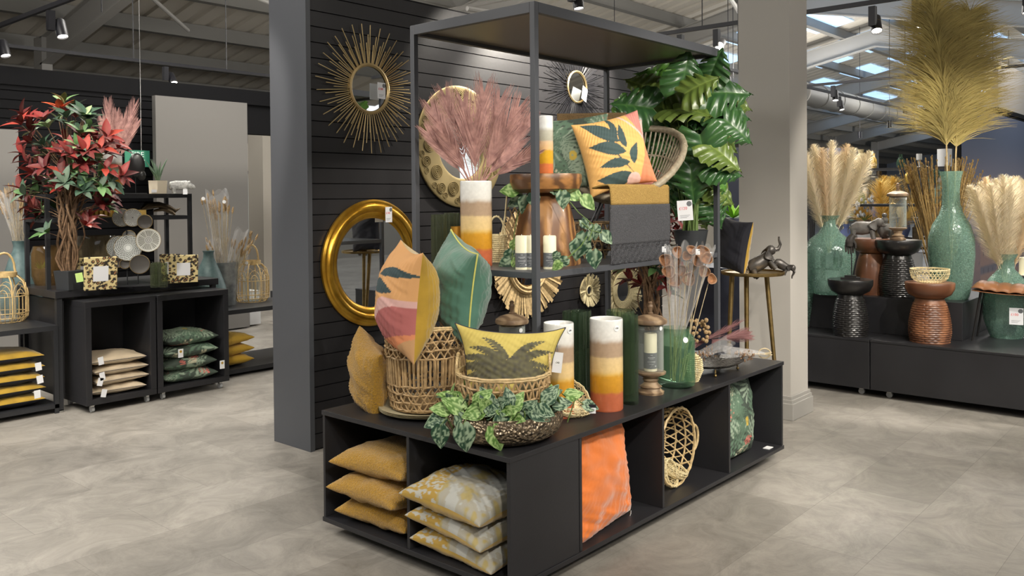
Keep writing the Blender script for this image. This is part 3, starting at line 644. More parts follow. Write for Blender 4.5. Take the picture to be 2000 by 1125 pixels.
# cushions on top of the plinth
cushion('boucle_cushion', 'mustard boucle cushion leaning upright against the tall rattan basket on the plinth top', (.17, 1.06, .772), (pi/2+R_(2), R_(16), hd((.2, 1.08, 0))-R_(72)), .34, .35, .17, 'boucle', n=40, seed=12, wr=.018, pinch=.10, pw=.42)
PA = at(795, 585, 3.98)
cushion('leaf_pattern_cushion', 'cushion with terracotta leaf print face and mustard back poking out of the tall basket', PA, (pi/2, R_(3), hd(PA)-R_(47)), .46, .47, .25, 'painted_cloth', 'mustard_velvet', None and P_leafy2, None, None, 120, 3, .010, pinch=.10, pw=.5) if 0 else None
def cush2(name, label, P, lean, roll, tilt, w, h, t, mfront, mback, pfront, pback=None, **k):
    """front face looks along local -Y once upright: the painted +Z side is turned to the visitor"""
    return cushion(name, label, P, (pi/2+lean, roll, hd(P, tilt)), w, h, t, mfront, mback, pfront, pback, **k)
cush2('leaf_pattern_cushion', 'cushion with terracotta leaf print face and mustard back poking out of the tall basket', PA, R_(-4), R_(5), R_(-77), .44, .50, .29, 'painted_cloth', 'mustard_velvet', P_leafy2, n=130, seed=3, wr=.010, pinch=.12, pw=.55)
PB = at(897, 562, 4.12)
cush2('green_velvet_cushion', 'dark green velvet cushion with lime piping standing in the tall rattan basket', PB, R_(-2), R_(13), R_(-73), .43, .46, .28, 'green_velvet', 'green_velvet', None, piping='lime_piping', n=60, seed=9, wr=.018, pinch=.12, pw=.55)
PC = at(993, 722, 3.76)
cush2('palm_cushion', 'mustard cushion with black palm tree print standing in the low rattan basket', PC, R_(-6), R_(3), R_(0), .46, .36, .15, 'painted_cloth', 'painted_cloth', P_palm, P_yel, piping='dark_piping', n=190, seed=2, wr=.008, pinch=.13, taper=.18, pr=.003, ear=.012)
# ---------------------------------------------------------------- baskets
def prof_r(pr, z):
    for (r0, z0), (r1, z1) in zip(pr, pr[1:]):
        if z <= z1: return r0+(r1-r0)*(z-z0)/(z1-z0)
    return pr[-1][0]
def weave(g, pr, z0, z1, rings=(), diag=0, twist=.5, tr=.003, stakes=0, rr=None, jit=.0, seed=0, both=True, seg=5):
    rnd = random.Random(seed)
    for z in rings:
        r = prof_r(pr, z); g.tube([((r+.004*sin(k*9))*cos(2*pi*k/48), (r+.004*sin(k*9))*sin(2*pi*k/48), z+rnd.uniform(-1, 1)*jit) for k in range(48)], rr or tr*1.3, seg, True)
    for i in range(diag):
        for sg in ((1, -1) if both else (1,)):
            a0 = 2*pi*i/diag+rnd.uniform(-.04, .04); pts = []
            for k in range(7):
                z = z0+(z1-z0)*k/6; r = prof_r(pr, z)+.003*sg*(-1)**k; a = a0+sg*twist*(k/6); pts.append((r*cos(a), r*sin(a), z))
            g.tube(pts, tr*rnd.uniform(.8, 1.15), seg)
    for i in range(stakes):
        a = 2*pi*i/stakes+rnd.uniform(-.02, .02); g.tube([((prof_r(pr, z)+rnd.uniform(-.002, .002))*cos(a), (prof_r(pr, z))*sin(a), z) for z in (z0, (z0+z1)/2, z1)], tr*rnd.uniform(.85, 1.2), seg)
def handle(g, c, a, w, h, r=.006, out=.01):
    pts = []; ca, sa = cos(a), sin(a)
    for k in range(13):
        t = pi*k/12; lx = -w/2*cos(t); lz = h*sin(t); pts.append((c[0]+ca*out-sa*lx, c[1]+sa*out+ca*lx, c[2]+lz))
    g.tube(pts, r, 8)
    for k in range(1, 12):
        p = V(pts[k]); g.ball(p, r*1.35, seg=6)
# three round plates under the tall basket
for i in range(3):
    g = G(); g.lathe([(0, .002), (.17, .002), (.225+.004*i, .016), (.232+.004*i, .021), (.225+.004*i, .020), (.17, .007), (0, .007)], 48)
    o = g.build('woven_plate', 'plate_cane', loc=(.315+.004*i, .80, .6+.0065*i)); tag(o, 'pale woven round plate under the tall rattan basket, %s of three' % ('bottom', 'middle', 'top')[i], 'plate', 'woven plates under the tall basket')
g = G(); g.tube([(0, 0, 0)]*2, .001) if 0 else None
t = thing('tall_basket', 'tall openwork rattan basket on the stacked plates holding two cushions', 'basket', (.310, .80, .6285))
pr = [(.165, 0), (.182, .10), (.192, .25), (.190, .39)]
g = G(); weave(g, pr, .005, .12, (.012, .045, .085, .122), 34, .42, .0042, jit=.003, seed=1); weave(g, pr, .12, .25, (), 0, 0, .0062, 62, seed=2)
weave(g, pr, .25, .385, (.25, .29, .33), 30, .5, .0045, rr=.0055, jit=.004, seed=3); g.build('woven_body', 'cane_brown', t)
g = G(); weave(g, [(.190, .38), (.190, .4)], .38, .39, (.385, .392), rr=.0065, jit=.003); g.build('rim', 'cane', t)
g = G(); g.lathe([(0, 0), (.165, 0), (.165, .006), (0, .006)], 32); g.build('base', 'cane_brown', t)
for a in (-.55+.35, 2.6+.2): g = G(); handle(g, (.190*cos(a), .190*sin(a), .38), a, .12, .075, .0055, .0); g.build('handle', 'cane', t)
# hammered bowl, low basket in it and pothos round it
BC = V((.225, .235, .6)); t = thing('hammered_bowl', 'wide shallow hammered brass bowl planted with pothos at the front corner of the plinth', 'bowl', BC)
g = G(); g.lathe([(0, 0), (.15, 0), (.20, .01), (.24, .035), (.258, .075), (.256, .11), (.248, .125), (.243, .122), (.250, .105), (.250, .078), (.232, .045), (.15, .018), (0, .014)], 64); g.build('bowl_body', 'hammered', t)
g = G(); g.lathe([(0, .03), (.21, .03)], 32); g.build('soil', 'soil', t)
LB = V((.262, .262, .632)); t = thing('low_basket', 'low wide rattan basket with open weave standing in the hammered bowl', 'basket', LB)
pr = [(.165, 0), (.182, .06), (.196, .16), (.198, .235)]
g = G(); weave(g, pr, .005, .225, (.10, .145, .19), 36, .42, .005, rr=.0062, jit=.005, seed=7); weave(g, pr, .0, .08, (.01,), 0, 0, .006, 40); g.build('woven_body', 'cane_brown', t)
g = G(); weave(g, pr, 0, 0, (.228, .236), rr=.0068, jit=.002); g.build('rim', 'cane', t); g = G(); g.lathe([(0, 0), (.165, 0)], 24); g.build('base', 'cane_brown', t)
hda = atan2(RT.y, RT.x)
for a in (hda+.05, hda+pi-.1): g = G(); handle(g, (.198*cos(a), .198*sin(a), .225), a, .10, .085, .0055, .0); g.build('handle', 'cane', t)
# ---------------------------------------------------------------- pothos
def heart(g, base, d, nrm, Ln, wd, colf, fold=.2, curl=.25, nu=6, nv=9):
    """heart-shaped blade from base along d; nrm is the upper side"""
    d = V(d).normalized(); nrm = V(nrm); sd = d.cross(nrm).normalized(); nrm = sd.cross(d).normalized()
    def prof(t): return (sin(pi*min(1, t*.93+.07)**.62))**.85*(1-.12*t) if t < 1 else 0
    def fn(u, v_):
        s = u*2-1; t = v_; ww = wd/2*prof(t); back = -.12*Ln*(1-(abs(s)-.5)**2*4)*(1 if t < .02 else max(0, 1-t*8)) if abs(s) > .05 else 0
        return V(base)+d*(t*Ln+back)+sd*(s*ww)+nrm*(fold*abs(s)*ww-curl*Ln*t*t)
    g.grid(fn, nu, nv, colf)
def var_col(seed, light=(.30, .42, .20), dark=(.035, .10, .045), thr=.02, k=14):
    def f(u, v_):
        s = u*2-1; n = ns(s*1.3, v_*1.8, seed*7.3, 4.2)
        c = light if n > thr else dark
        if abs(s) < .06: c = lerp(dark, light, .3)
        return c
    return f
def leafcol(rnd): 
    k = rnd.random()
    return (.42, .55, .30), (.10, .22, .06) if k < .3 else (.03, .085, .04)
def pothos(name, parent, leaves, stems, seed, nu=12, nv=16):
    rnd = random.Random(seed); g = G()
    for (b, d, n, L_, w_) in leaves:
        k = rnd.random(); li = (.27, .36, .24) if k < .65 else (.36, .50, .20); dk = (.018, .055, .03) if k < .65 else (.09, .19, .04)
        g2 = G(); heart(g2, b, d, n, L_, w_, var_col(rnd.random()*50, li, dk, rnd.uniform(0, .1)), rnd.uniform(.1, .3), rnd.uniform(.1, .35), nu, nv); g2.build('leaf', 'painted_leaf', parent)
    if stems:
        g = G()
        for s in stems: g.tube(s, .0028, 5)
        g.build('stems', 'stem_green', parent)
t = thing('pothos_plant', 'silver splashed pothos leaves round the low basket in the hammered bowl', 'plant', BC+V((0, 0, .10)))
rnd = random.Random(11); lv = []; st = []
for i in range(46):
    a = rnd.uniform(0, 2*pi) if i > 30 else hda-pi/2+rnd.uniform(-1.7, 1.7); r = rnd.uniform(.20, .235); b = V((r*cos(a), r*sin(a), rnd.uniform(-.02, .05)))
    o_ = V((cos(a), sin(a), rnd.uniform(-.15, .7))); o_ = (o_+V((rnd.uniform(-.6, .6), rnd.uniform(-.6, .6), 0))).normalized()
    b2 = b*.93+V((0, 0, rnd.uniform(.0, .05))); L_ = rnd.uniform(.06, .085)
    lv.append((b2, (o_*.8+V((rnd.uniform(-.9, .9), rnd.uniform(-.9, .9), rnd.uniform(.1, .9)))), V((cos(a)*1.2, sin(a)*1.2, .8)), L_, L_*.85)); st.append([b*.9-V((0, 0, .03)), (b+b2)/2+V((0, 0, .01)), b2])
for px, py, dp, L_, dx, dz in ((868, 815, 3.55, .10, -.8, -.3), (905, 830, 3.46, .12, .1, -1), (962, 835, 3.44, .11, .35, -.9), (925, 800, 3.5, .11, .9, .25), (1010, 815, 3.5, .09, .8, .1), (1035, 800, 3.5, .10, .8, -.35), (860, 832, 3.5, .10, .0, -1), (985, 800, 3.5, .10, -.9, .2),
                               (1140, 790, 3.62, .07, 1, -.2), (1105, 775, 3.65, .08, 1, .3), (905, 800, 3.52, .10, -.5, .3), (1065, 785, 3.55, .09, .5, .7), (945, 800, 3.48, .10, -.7, -.2), (975, 812, 3.46, .09, .2, -.6), (880, 800, 3.55, .09, -.9, .1), (1000, 800, 3.5, .085, .3, .5), (1025, 812, 3.5, .08, .6, -.6), (930, 790, 3.5, .09, .5, .5), (1050, 798, 3.52, .08, .9, -.3), (895, 812, 3.5, .09, .4, -.6), (1082, 790, 3.58, .08, .9, .1), (958, 792, 3.5, .085, -.3, .6)):
    p = at(px, py, dp)-t.location; dd = RT*dx+V((0, 0, dz)); lv.append((p, dd, -FW+V((0, 0, .6)), L_, L_*.8)); st.append([V((p.x*.8, p.y*.8, -.03)), (p*.9)+V((0, 0, .03)), p])
pothos('leaf', t, lv, st, 5)
# ---------------------------------------------------------------- ombre vases, glass, candles
def ombre(stops):
    def f(a, z, H):
        t = z/H + .012*ns(cos(a)*2, sin(a)*2, z*9, 2) + .006*ns(cos(a)*9, sin(a)*9, z*2, 3)
        for (t0, c0), (t1, c1) in zip(stops, stops[1:]):
            if t <= t1: return lerp(c0, c1, max(0, min(1, (t-t0)/(t1-t0))))
        return stops[-1][1]
    return f
OB1 = ombre(((0, (.45, .115, .05)), (.19, (.47, .125, .055)), (.215, (.52, .24, .02)), (.38, (.60, .30, .03)), (.40, (.66, .40, .09)), (.44, (.72, .52, .24)), (.58, (.70, .52, .27)), (.60, (.42, .30, .2)),
            (.74, (.40, .29, .2)), (.79, (.72, .70, .66)), (1, (.78, .79, .77))))
OB2 = ombre(((0, (.60, .16, .05)), (.17, (.60, .17, .06)), (.19, (.62, .33, .02)), (.40, (.66, .38, .03)), (.42, (.74, .46, .22)), (.55, (.72, .50, .30)), (.58, (.44, .42, .33)), (.74, (.5, .48, .4)), (.80, (.76, .78, .76)), (1, (.80, .81, .8))))
def ombre_vase(loc, r, H, label, f=OB1, sticker=None, name='ombre_vase'):
    t = thing(name, label, 'vase', loc); g = G(); n = 60
    pr = [(0, 0), (r*.97, 0), (r, .006)]+[(r, H*i/n) for i in range(1, n)]+[(r, H-.006), (r*.975, H), (r*.93, H-.004), (r*.92, H*.6), (r*.92, .02), (0, .015)]
    g.lathe(pr, 48, colf=lambda a, z: f(a, z, H)); g.build('vase_body', 'painted_glaze', t)
    if sticker:
        a = sticker[0]; d = V((cos(a), sin(a), 0)); dotsticker(t, d*(r+.001)+V((0, 0, H*sticker[1])), (0, 0, a+pi/2), .015)
    return t
FA = atan2(-FW.y, -FW.x)                          # heading from things back to the visitor
q, r, k = stand(1185, 806, .6, 65); ombre_vase(q, r, 177*k, 'tall white to terracotta banded vase standing alone right of the small bamboo baskets', sticker=(FA+.55, .91))
q2 = at(1091, 640, 4.02); q2.z = .6; ombre_vase(q2+V((0, 0, 0)), .071, .435, 'white and brown banded vase behind the palm cushion, grey ticket hanging on it', sticker=(FA+.75, .93))
tk = thing('hanging_ticket', 'grey folded price ticket reading £40 between palm cushion and banded vase', 'price tag', at(1089, 708, 3.80)); g = G(); g.box(-.021, -.001, -.045, .021, .001, .045); c_ = g.build('card', 'paper', tk, False, rot=(0, .12, facecam((.5, .3, 0))))
g = G(); g.lathe([(.013, 0), (.013, .0006), (0, .0006)], 16, (0, -.001, 0), MX); g.build('sticker', 'white', c_); text('£40', .011, 'ticket_print', 'black_ink', c_, (0, -.002, 0), (pi/2, 0, 0))
g = G(); g.tube([(0, 0, .04), (.01, .01, .10)], .0012, 5); g.build('string', 'label_grey', tk)
def glass_cyl(loc, r, H, m, label, rings=0, wob=0, th_=.004, name='glass_vase', group=None):
    g = G(); f = (lambda a, z: 1+wob*sin(a*14)) if wob else None
    g.lathe([(0, 0), (r*.93, 0), (r, .01), (r, H*.5), (r, H-.004), (r-th_*.4, H), (r-th_, H-.004), (r-th_, .02), (0, .014)], 56, rf=f); o = g.build(name, m, loc=loc); return tag(o, label, 'vase', group)
q, r, k = stand(1232, 792, .6, 31); glass_cyl(q, r, 175*k, 'glass_dkgreen', 'tall narrow smoky green glass cylinder right of the banded vase', wob=.015)
q, r, k = stand(1136, 765, .6, 36); glass_cyl(q, .052, .42, 'glass_dkgreen', 'tall dark green ribbed glass vase between the two banded vases', wob=.04)
glass_cyl(at(1122, 650, 4.45).xy.to_3d()+V((0, 0, .6)), .06, .43, 'glass_dkgreen', 'dark green ribbed glass vase behind the hanging ticket vase', wob=.04)
glass_cyl(at(1212, 650, 4.4).xy.to_3d()+V((0, 0, .6)), .07, .44, 'glass_dkgreen', 'wide dark green glass vase behind the tall banded vase', wob=.04)
q, r, k = stand(858, 518, SZ, 30); glass_cyl(q, r, 98*k, 'glass_smoke', 'tall ribbed smoky glass vase at the left end of the shelf', wob=.05)
q, r, k = stand(883, 515, SZ, 30); glass_cyl(q+V((.03, .03, 0)), r, 98*k, 'glass_smoke', 'ribbed smoky glass vase just left of the banded vase on the shelf', wob=.05)
g = G(); g.lathe([(0, 0), (.03, 0), (.034, .01), (.034, .20), (.031, .20), (.030, .012), (0, .01)], 24, rf=lambda a, z: 1+.05*ns(cos(a)*3, sin(a)*3, z*40)); q = at(893, 470, 4.62); q.z = SZ
tag(g.build('gold_tumbler', 'amber', loc=q), 'hammered golden glass tumbler squeezed behind the banded vase on the shelf', 'glass')
q, r, k = stand(931, 522, SZ, 62); VS = q; ombre_vase(q, r, 166*k, 'tall banded vase on the shelf holding pink dried palm leaves')
# ---------------------------------------------------------------- pink palm leaves
def palm_frond(g, base, tip, bow, Lf, n=34, w=.005, plane=None, arc=.5):
    base = V(base); tip = V(tip); bow = V(bow); pts = [base+(tip-base)*t+bow*(4*t*(1-t)*.25) for t in [i/14 for i in range(15)]]
    g.tube(pts, [.0035*(1-.8*i/14) for i in range(15)], 5)
    ax = (tip-base).normalized(); pl = V(plane) if plane else -FW; sd = ax.cross(pl).normalized(); rnd = random.Random(int(abs(tip.x*1e4))+n)
    for i in range(n):
        t = .30+.70*i/(n-1); j = t*14; a = int(min(13, j)); p = pts[a].lerp(pts[a+1], j-a)
        l = Lf*(sin(pi*(.12+.80*(t-.3)/.7))**.7)*rnd.uniform(.9, 1.08)
        for s in (1, -1):
            dr = (ax*(1.0+.5*t)+sd*s*(.85-.4*t)+pl*rnd.uniform(-.1, .25)).normalized()
            g.blade(p, p+dr*l, w, (pl+sd*s*rnd.uniform(-.3, .3)), ax*l*arc-V((0, 0, .0)), 4, lambda q: (1-q)**.6*.9+.1)
t = thing('palm_bouquet', 'bunch of dusty pink dried palm leaves in the banded vase on the shelf', 'dried palm leaves', VS)
dpt = dep(VS); VT = 166*mpp(VS)
for (px, py, Lf, off) in ((845, 215, .13, .0), (872, 192, .15, .08), (905, 205, .15, -.05), (945, 185, .16, .0), (975, 200, .16, .06), (1010, 215, .15, -.06), (1032, 235, .12, .05), (838, 262, .11, -.06), (1040, 300, .10, -.1), (925, 250, .14, -.1), (985, 255, .13, -.1), (870, 270, .12, -.12), (1000, 290, .12, .02)):
    g = G(); tip = at(px, py, dpt+off)-VS; b = V((tip.x*.10, tip.y*.10, VT*.93)); bw = RT*((931-px)/1000*-.35)+V((0, 0, .08)); palm_frond(g, b, tip, bw, Lf*.95, 17, .0085, -FW+RT*random.uniform(-.3, .3)); g.build('palm_leaf', 'palm_pink', t)
# ---------------------------------------------------------------- candles with labels
def candle(loc, r, H, label, lab=True, parent=None):
    t = thing('pillar_candle', label, 'candle', loc); g = G(); g.lathe([(0, 0), (r, 0), (r, H-.006), (r-.004, H), (r*.3, H-.001), (0, H-.003)], 32); g.build('wax_body', 'wax', t)
    g = G(); g.tube([(0, 0, H-.005), (.001, 0, H+.006)], .0012, 5); g.build('wick', 'white', t)
    if lab:
        g = G(); g.lathe([(r+.0006, H*.07), (r+.0006, H*.49)], 40, a0=FA-1.9, a1=FA+1.9); g.build('paper_band', 'label_grey', t)
        g = G()
        for (z, wd, hh) in ((.43, .18, .012), (.36, .55, .018), (.33, .3, .01), (.25, .62, .018), (.19, .35, .01)):
            g.lathe([(r+.0011, H*z), (r+.0011, H*(z+hh))], 8, a0=FA-wd, a1=FA+wd)
        g.lathe([(r+.0011, H*.12), (r+.0011, H*.16)], 8, a0=FA+.55, a1=FA+.8)
        for q_ in range(8): g.lathe([(r+.0009, H*(.07+.026*q_)), (r+.0009, H*(.074+.026*q_))], 4, a0=FA-.5+.14*q_, a1=FA-.34+.14*q_); g.build('band_print', 'white', t)
    return t
q, r, k = stand(1019, 527, SZ, 24); candle(q, .031, 66*k, 'ivory pillar candle with grey band on the shelf, left of the front post')
candle(q+RT*.052+V((0, .01, 0)), .031, 66*k, 'ivory pillar candle half hidden by the front post of the frame')
q, r, k = stand(1074, 526, SZ, 25); candle(q, .0325, 65*k, 'ivory pillar candle with grey band on the shelf, right of the front post')
# ---------------------------------------------------------------- wooden side table with trays, trailing pothos
q, r, k = stand(1066, 521, SZ, 140); CB = q+V((-.02, -.02, 0)); Hc = .375
t = thing('wooden_side_table', 'mango wood side table, thick round dish top on a faceted cone foot', 'side table', CB)
g = G()
def scal(a, z): 
    f = 1+.03*cos(8*a)
    return f
g.lathe([(0, 0), (.175, 0), (.178, .01), (.165, .10), (.145, .22), (.125, .31), (.11, Hc-.04), (.07, Hc+.01), (0, Hc+.01)], 56, rf=scal); g.build('cone_foot', 'wood_warm', t)
q = at(1069, 345, 4.42)-CB
g = G(); rt = 72*4.42/FPX; g.lathe([(0, -.055), (rt*.72, -.055), (rt*.93, -.035), (rt, .0), (rt, .035), (rt*.985, .043), (0, .040)], 56, (0, 0, Hc+.055)); g.build('dish_top', 'wood_top', t)
g = G()
for i in range(8):
    a = 2*pi*i/8+.2; g.box(-.03, -.01, 0, .03, .012, .055, Matrix.Translation((.155*cos(a), .155*sin(a), .0)) @ Matrix.Rotation(a+pi/2, 4, 'Z'))
TT = CB+V((0, 0, Hc+.098))
ombre_vase(TT+(-RT*.0)+V((.0, -.0, 0)), .041, .305, 'short banded vase standing on the wooden side table top', OB2)
t = thing('trailing_pothos', 'trailing pothos vine with splashed leaves hanging round the wooden side table', 'plant', V((CB.x, CB.y, SZ+.30)))
lv = []; st = []
for px, py, dp, L_, dx, dz in ((1098, 375, 4.32, .085, .1, -1), (1136, 430, 4.32, .06, .5, -.6), (1160, 440, 4.3, .075, .1, -1), (1142, 455, 4.28, .09, -.2, -1), (1175, 455, 4.3, .075, .7, -.7), (1130, 470, 4.25, .10, -.1, -1), (1158, 490, 4.22, .09, .15, -1), (1090, 493, 4.18, .05, -.3, -.6),
                              (1108, 505, 4.15, .06, -.6, -.5), (1095, 512, 4.15, .055, -.5, -.5), (1010, 372, 4.5, .09, -.7, .0), (1030, 385, 4.46, .09, -.3, -.8), (1075, 368, 4.4, .09, .9, .05), (1020, 385, 4.6, .09, -.9, -.5), (1110, 375, 4.5, .09, 1, -.4), (1138, 385, 4.5, .09, .7, -.7), (1010, 470, 4.5, .08, -.3, -1),
                              (1000, 490, 4.42, .08, -.3, -.9), (995, 508, 4.4, .07, -.6, -.4), (1008, 505, 4.38, .07, .1, -1), (1040, 378, 4.42, .08, .2, -.8), (1148, 475, 4.26, .07, -.5, -.8)):
    p = at(px, py, dp)-t.location; lv.append((p, RT*dx+V((0, 0, dz)), -FW+V((0, 0, .35))+RT*random.uniform(-.3, .3), L_*1.05, L_*.95))
def vine(*pp): return [at(*p)-t.location for p in pp]
st += [vine((1060, 362, 4.45), (1085, 360, 4.40), (1100, 378, 4.35), (1130, 415, 4.33), (1160, 440, 4.3), (1150, 470, 4.25)), vine((1050, 365, 4.45), (1075, 372, 4.4), (1098, 372, 4.33)), vine((1150, 455, 4.3), (1135, 480, 4.22), (1110, 503, 4.16), (1095, 505, 4.16)), vine((1130, 430, 4.33), (1155, 450, 4.28), (1175, 455, 4.3)),
       vine((1040, 365, 4.5), (1015, 400, 4.52), (1005, 450, 4.5), (1000, 505, 4.4))]
pothos('leaf', t, lv, st, 8, 8, 10)
# tilted diamond weave basket, small bamboo basket and hammered dark bowl on the shelf
q = at(1008, 440, 4.75); t = thing('woven_rattan_tray', 'tall openwork rattan tray leaning behind the candles on the shelf', 'basket', (q.x, q.y, SZ), (0, 0, facecam(q)))
g = G(); hw = .09
for i in range(-4, 9):
    for s in (1, -1):
        x0 = -hw+i*.034; pts = []
        for j in range(9):
            z = .02+j*.038; x = x0+s*j*.016+(0 if s > 0 else .1)
            if -hw < x-.02*j*.3 < hw: pts.append((x, .006*s+.0*j, z))
        if len(pts) > 1: g.tube(pts, .004, 5)
g.build('woven_lattice', 'cane_brown', t); g = G(); g.tube([(-hw-.01, 0, .0), (-hw+.01, 0, .15), (-hw+.03, 0, .25), (-hw+.04, 0, .36), (.06, 0, .36), (hw+.02, 0, .0)], .006, 6); g.build('rim', 'bamboo', t)
q = at(970, 470, 4.72); t = thing('small_bamboo_basket', 'little bamboo basket with arched handle behind the palm vase on the shelf', 'basket', (q.x, q.y, SZ))
g = G(); weave(g, [(.035, 0), (.055, .05), (.052, .15)], 0, .15, [i*.011+.004 for i in range(14)], 0, 0, .0028, 26, rr=.005); g.build('woven_body', 'bamboo', t); g = G(); handle(g, (0, 0, .15), FA, .09, .10, .005, 0); g.build('handle', 'bamboo', t)
q, r, k = stand(1172, 506, SZ, 56); g = G(); q += V((.12, .12, 0)); g.lathe([(0, 0), (.05, 0), (.085, .03), (.095, .09), (.085, .095), (.08, .04), (0, .01)], 40); tag(g.build('hammered_pot', 'hammered_dark', loc=q), 'small dark hammered metal pot on the shelf left of the grey throw', 'pot')
# ---------------------------------------------------------------- small bamboo baskets right of the bowl
def fine_basket(loc, r, H, label, rot=(0, 0, 0), m='bamboo', name='bamboo_basket', n=34):
    t = thing(name, label, 'basket', loc, rot); pr = [(r*.6, 0), (r*.9, H*.25), (r, H*.7), (r*1.0, H)]
    g = G(); weave(g, pr, 0, H, (H*.33, H*.66), n, .5, .0017, 0, rr=.002, seg=4)
    weave(g, [(.01, 0), (r*.62, .001)], 0, .001, (), 0); 
    for i in range(7): a = i*pi/7; g.tube([(-r*.6*cos(a), -r*.6*sin(a), .002), (r*.6*cos(a), r*.6*sin(a), .002)], .0018, 4)
    g.lathe([(0, .001), (r*.6, .001)], 24); g.build('woven_body', m, t)
    g = G(); weave(g, [(r, 0), (r, H)], 0, 0, (H, H-.006), rr=.0032, seg=6); weave(g, [(r*.6, 0), (r*.6, 1)], 0, 0, (.002,), rr=.003); g.build('rim', m, t)
    return t
q, r, k = stand(1118, 822, .6, 92); fine_basket(q, .098, .052, 'shallow pale bamboo basket lying flat right of the planted bowl')
g_ = at(1112, 782, 3.72); t2 = fine_basket(q+V((-.012, .035, .055)), .105, .05, 'round bamboo basket propped open on top of the shallow bamboo basket', (R_(38), R_(-18), 0))
tg = thing('price_ticket', 'black and white barcode ticket on the edge of the bamboo baskets', 'price tag', at(1157, 802, 3.62), (0, 0, facecam((.8, .2, 0)))); g = G(); g.box(-.014, 0, -.012, .014, .001, .012); g.build('white_card', 'white', tg, False); g = G(); g.box(-.015, 0, .012, .015, .0012, .026); g.build('black_strip', 'lamp_black', tg, False)
g = G()
for i in range(9): g.box(-.011+i*.0024, -.0008, -.002, -.0103+i*.0024+.0006*(i % 2), 0, .008)
g.build('bar_code', 'black_ink', tg, False)
# ---------------------------------------------------------------- wooden candle lanterns
def lantern(loc, r, Hg, label, foot=True, sc=1, knob=True, cndl=True, candlelab='ivory candle inside the wooden footed glass lantern'):
    t = thing('glass_lantern', label, 'lantern', loc); hb = .115*sc if foot else .02
    if foot:
        g = G(); g.lathe([(0, 0), (.068*sc, 0), (.07*sc, .012*sc), (.055*sc, .02*sc), (.05*sc, .03*sc), (.058*sc, .036*sc), (.04*sc, .05*sc), (.034*sc, .06*sc), (.042*sc, .072*sc), (.036*sc, .082*sc), (.06*sc, .096*sc), (.078*sc, .103*sc), (.08*sc, .112*sc), (.072*sc, .115*sc), (0, .113*sc)], 48)
        g.build('turned_foot', 'wood_turned', t)
    else: g = G(); g.lathe([(0, 0), (r*1.15, 0), (r*1.15, .015), (0, .02)], 40); g.build('wood_base', 'wood_turned', t)
    g = G(); g.lathe([(r*.96, hb), (r, hb+.01), (r, hb+Hg), (r-.003, hb+Hg), (r-.003, hb+.01)], 40); g.build('glass_cylinder', 'glass', t)
    z = hb+Hg; g = G(); R = r*1.28; g.lathe([(0, z-.01), (r*.9, z-.01), (r*.95, z), (R*.97, z+.003), (R, z+.012), (R*.96, z+.024), (R*.7, z+.038), (R*.35, z+.047), (.014, z+.05), (.016, z+.056), (.01, z+.06), (.012, z+.078), (.015, z+.09), (.010, z+.10), (.012, z+.108), (.006, z+.115), (0, z+.116)] if knob else
                     [(0, z-.01), (r*.9, z-.01), (R, z+.004), (R, z+.014), (R*.8, z+.022), (.012, z+.03), (.006, z+.10), (0, z+.1)], 48); g.build('turned_lid', 'wood_turned', t)
    a = FA+.7; dotsticker(t, (r*1.02*cos(a), r*1.02*sin(a), hb+Hg*.93), (0, 0, a+pi/2), .011, None)
    if cndl: candle(V(loc)+V((0, 0, hb+.002)), .0335*sc if foot else .038, .195*sc, candlelab)
q, r, k = stand(1271, 774, .6, 56); L2 = q; lantern(q, .068, .245, 'wooden footed glass candle lantern with turned knob lid beside the green jar')
q = at(1000, 640, 4.3); q.z = .6; lantern(q, .066, .37, 'glass candle lantern with domed wooden lid left of the front post', foot=False, candlelab='tall ivory candle inside the left glass lantern')
# things glimpsed behind the left lantern
q = at(966, 650, 4.2); g = G(); g.box(-.028, -.028, 0, .028, .028, .30); o = tag(g.build('square_glass_vase', 'glass_smoke', loc=(q.x, q.y, .6), rot=(0, 0, .5), bevel=.006), 'square smoked glass vase with round price sticker left of the left lantern', 'vase'); dotsticker(o, (0.0, -.031, .265), (0, 0, 0), .014, '£28')
q = at(1036, 660, 4.45); g = G(); g.lathe([(0, 0), (.05, 0), (.056, .02), (.056, .19), (.04, .225), (.03, .235), (.034, .25), (.030, .25), (.027, .235), (.05, .19), (.05, .02), (0, .01)], 32); tag(g.build('green_bottle_vase', 'glass_green', loc=(q.x, q.y, .6)), 'small green glass bottle vase just left of the frame post under the shelf', 'vase')
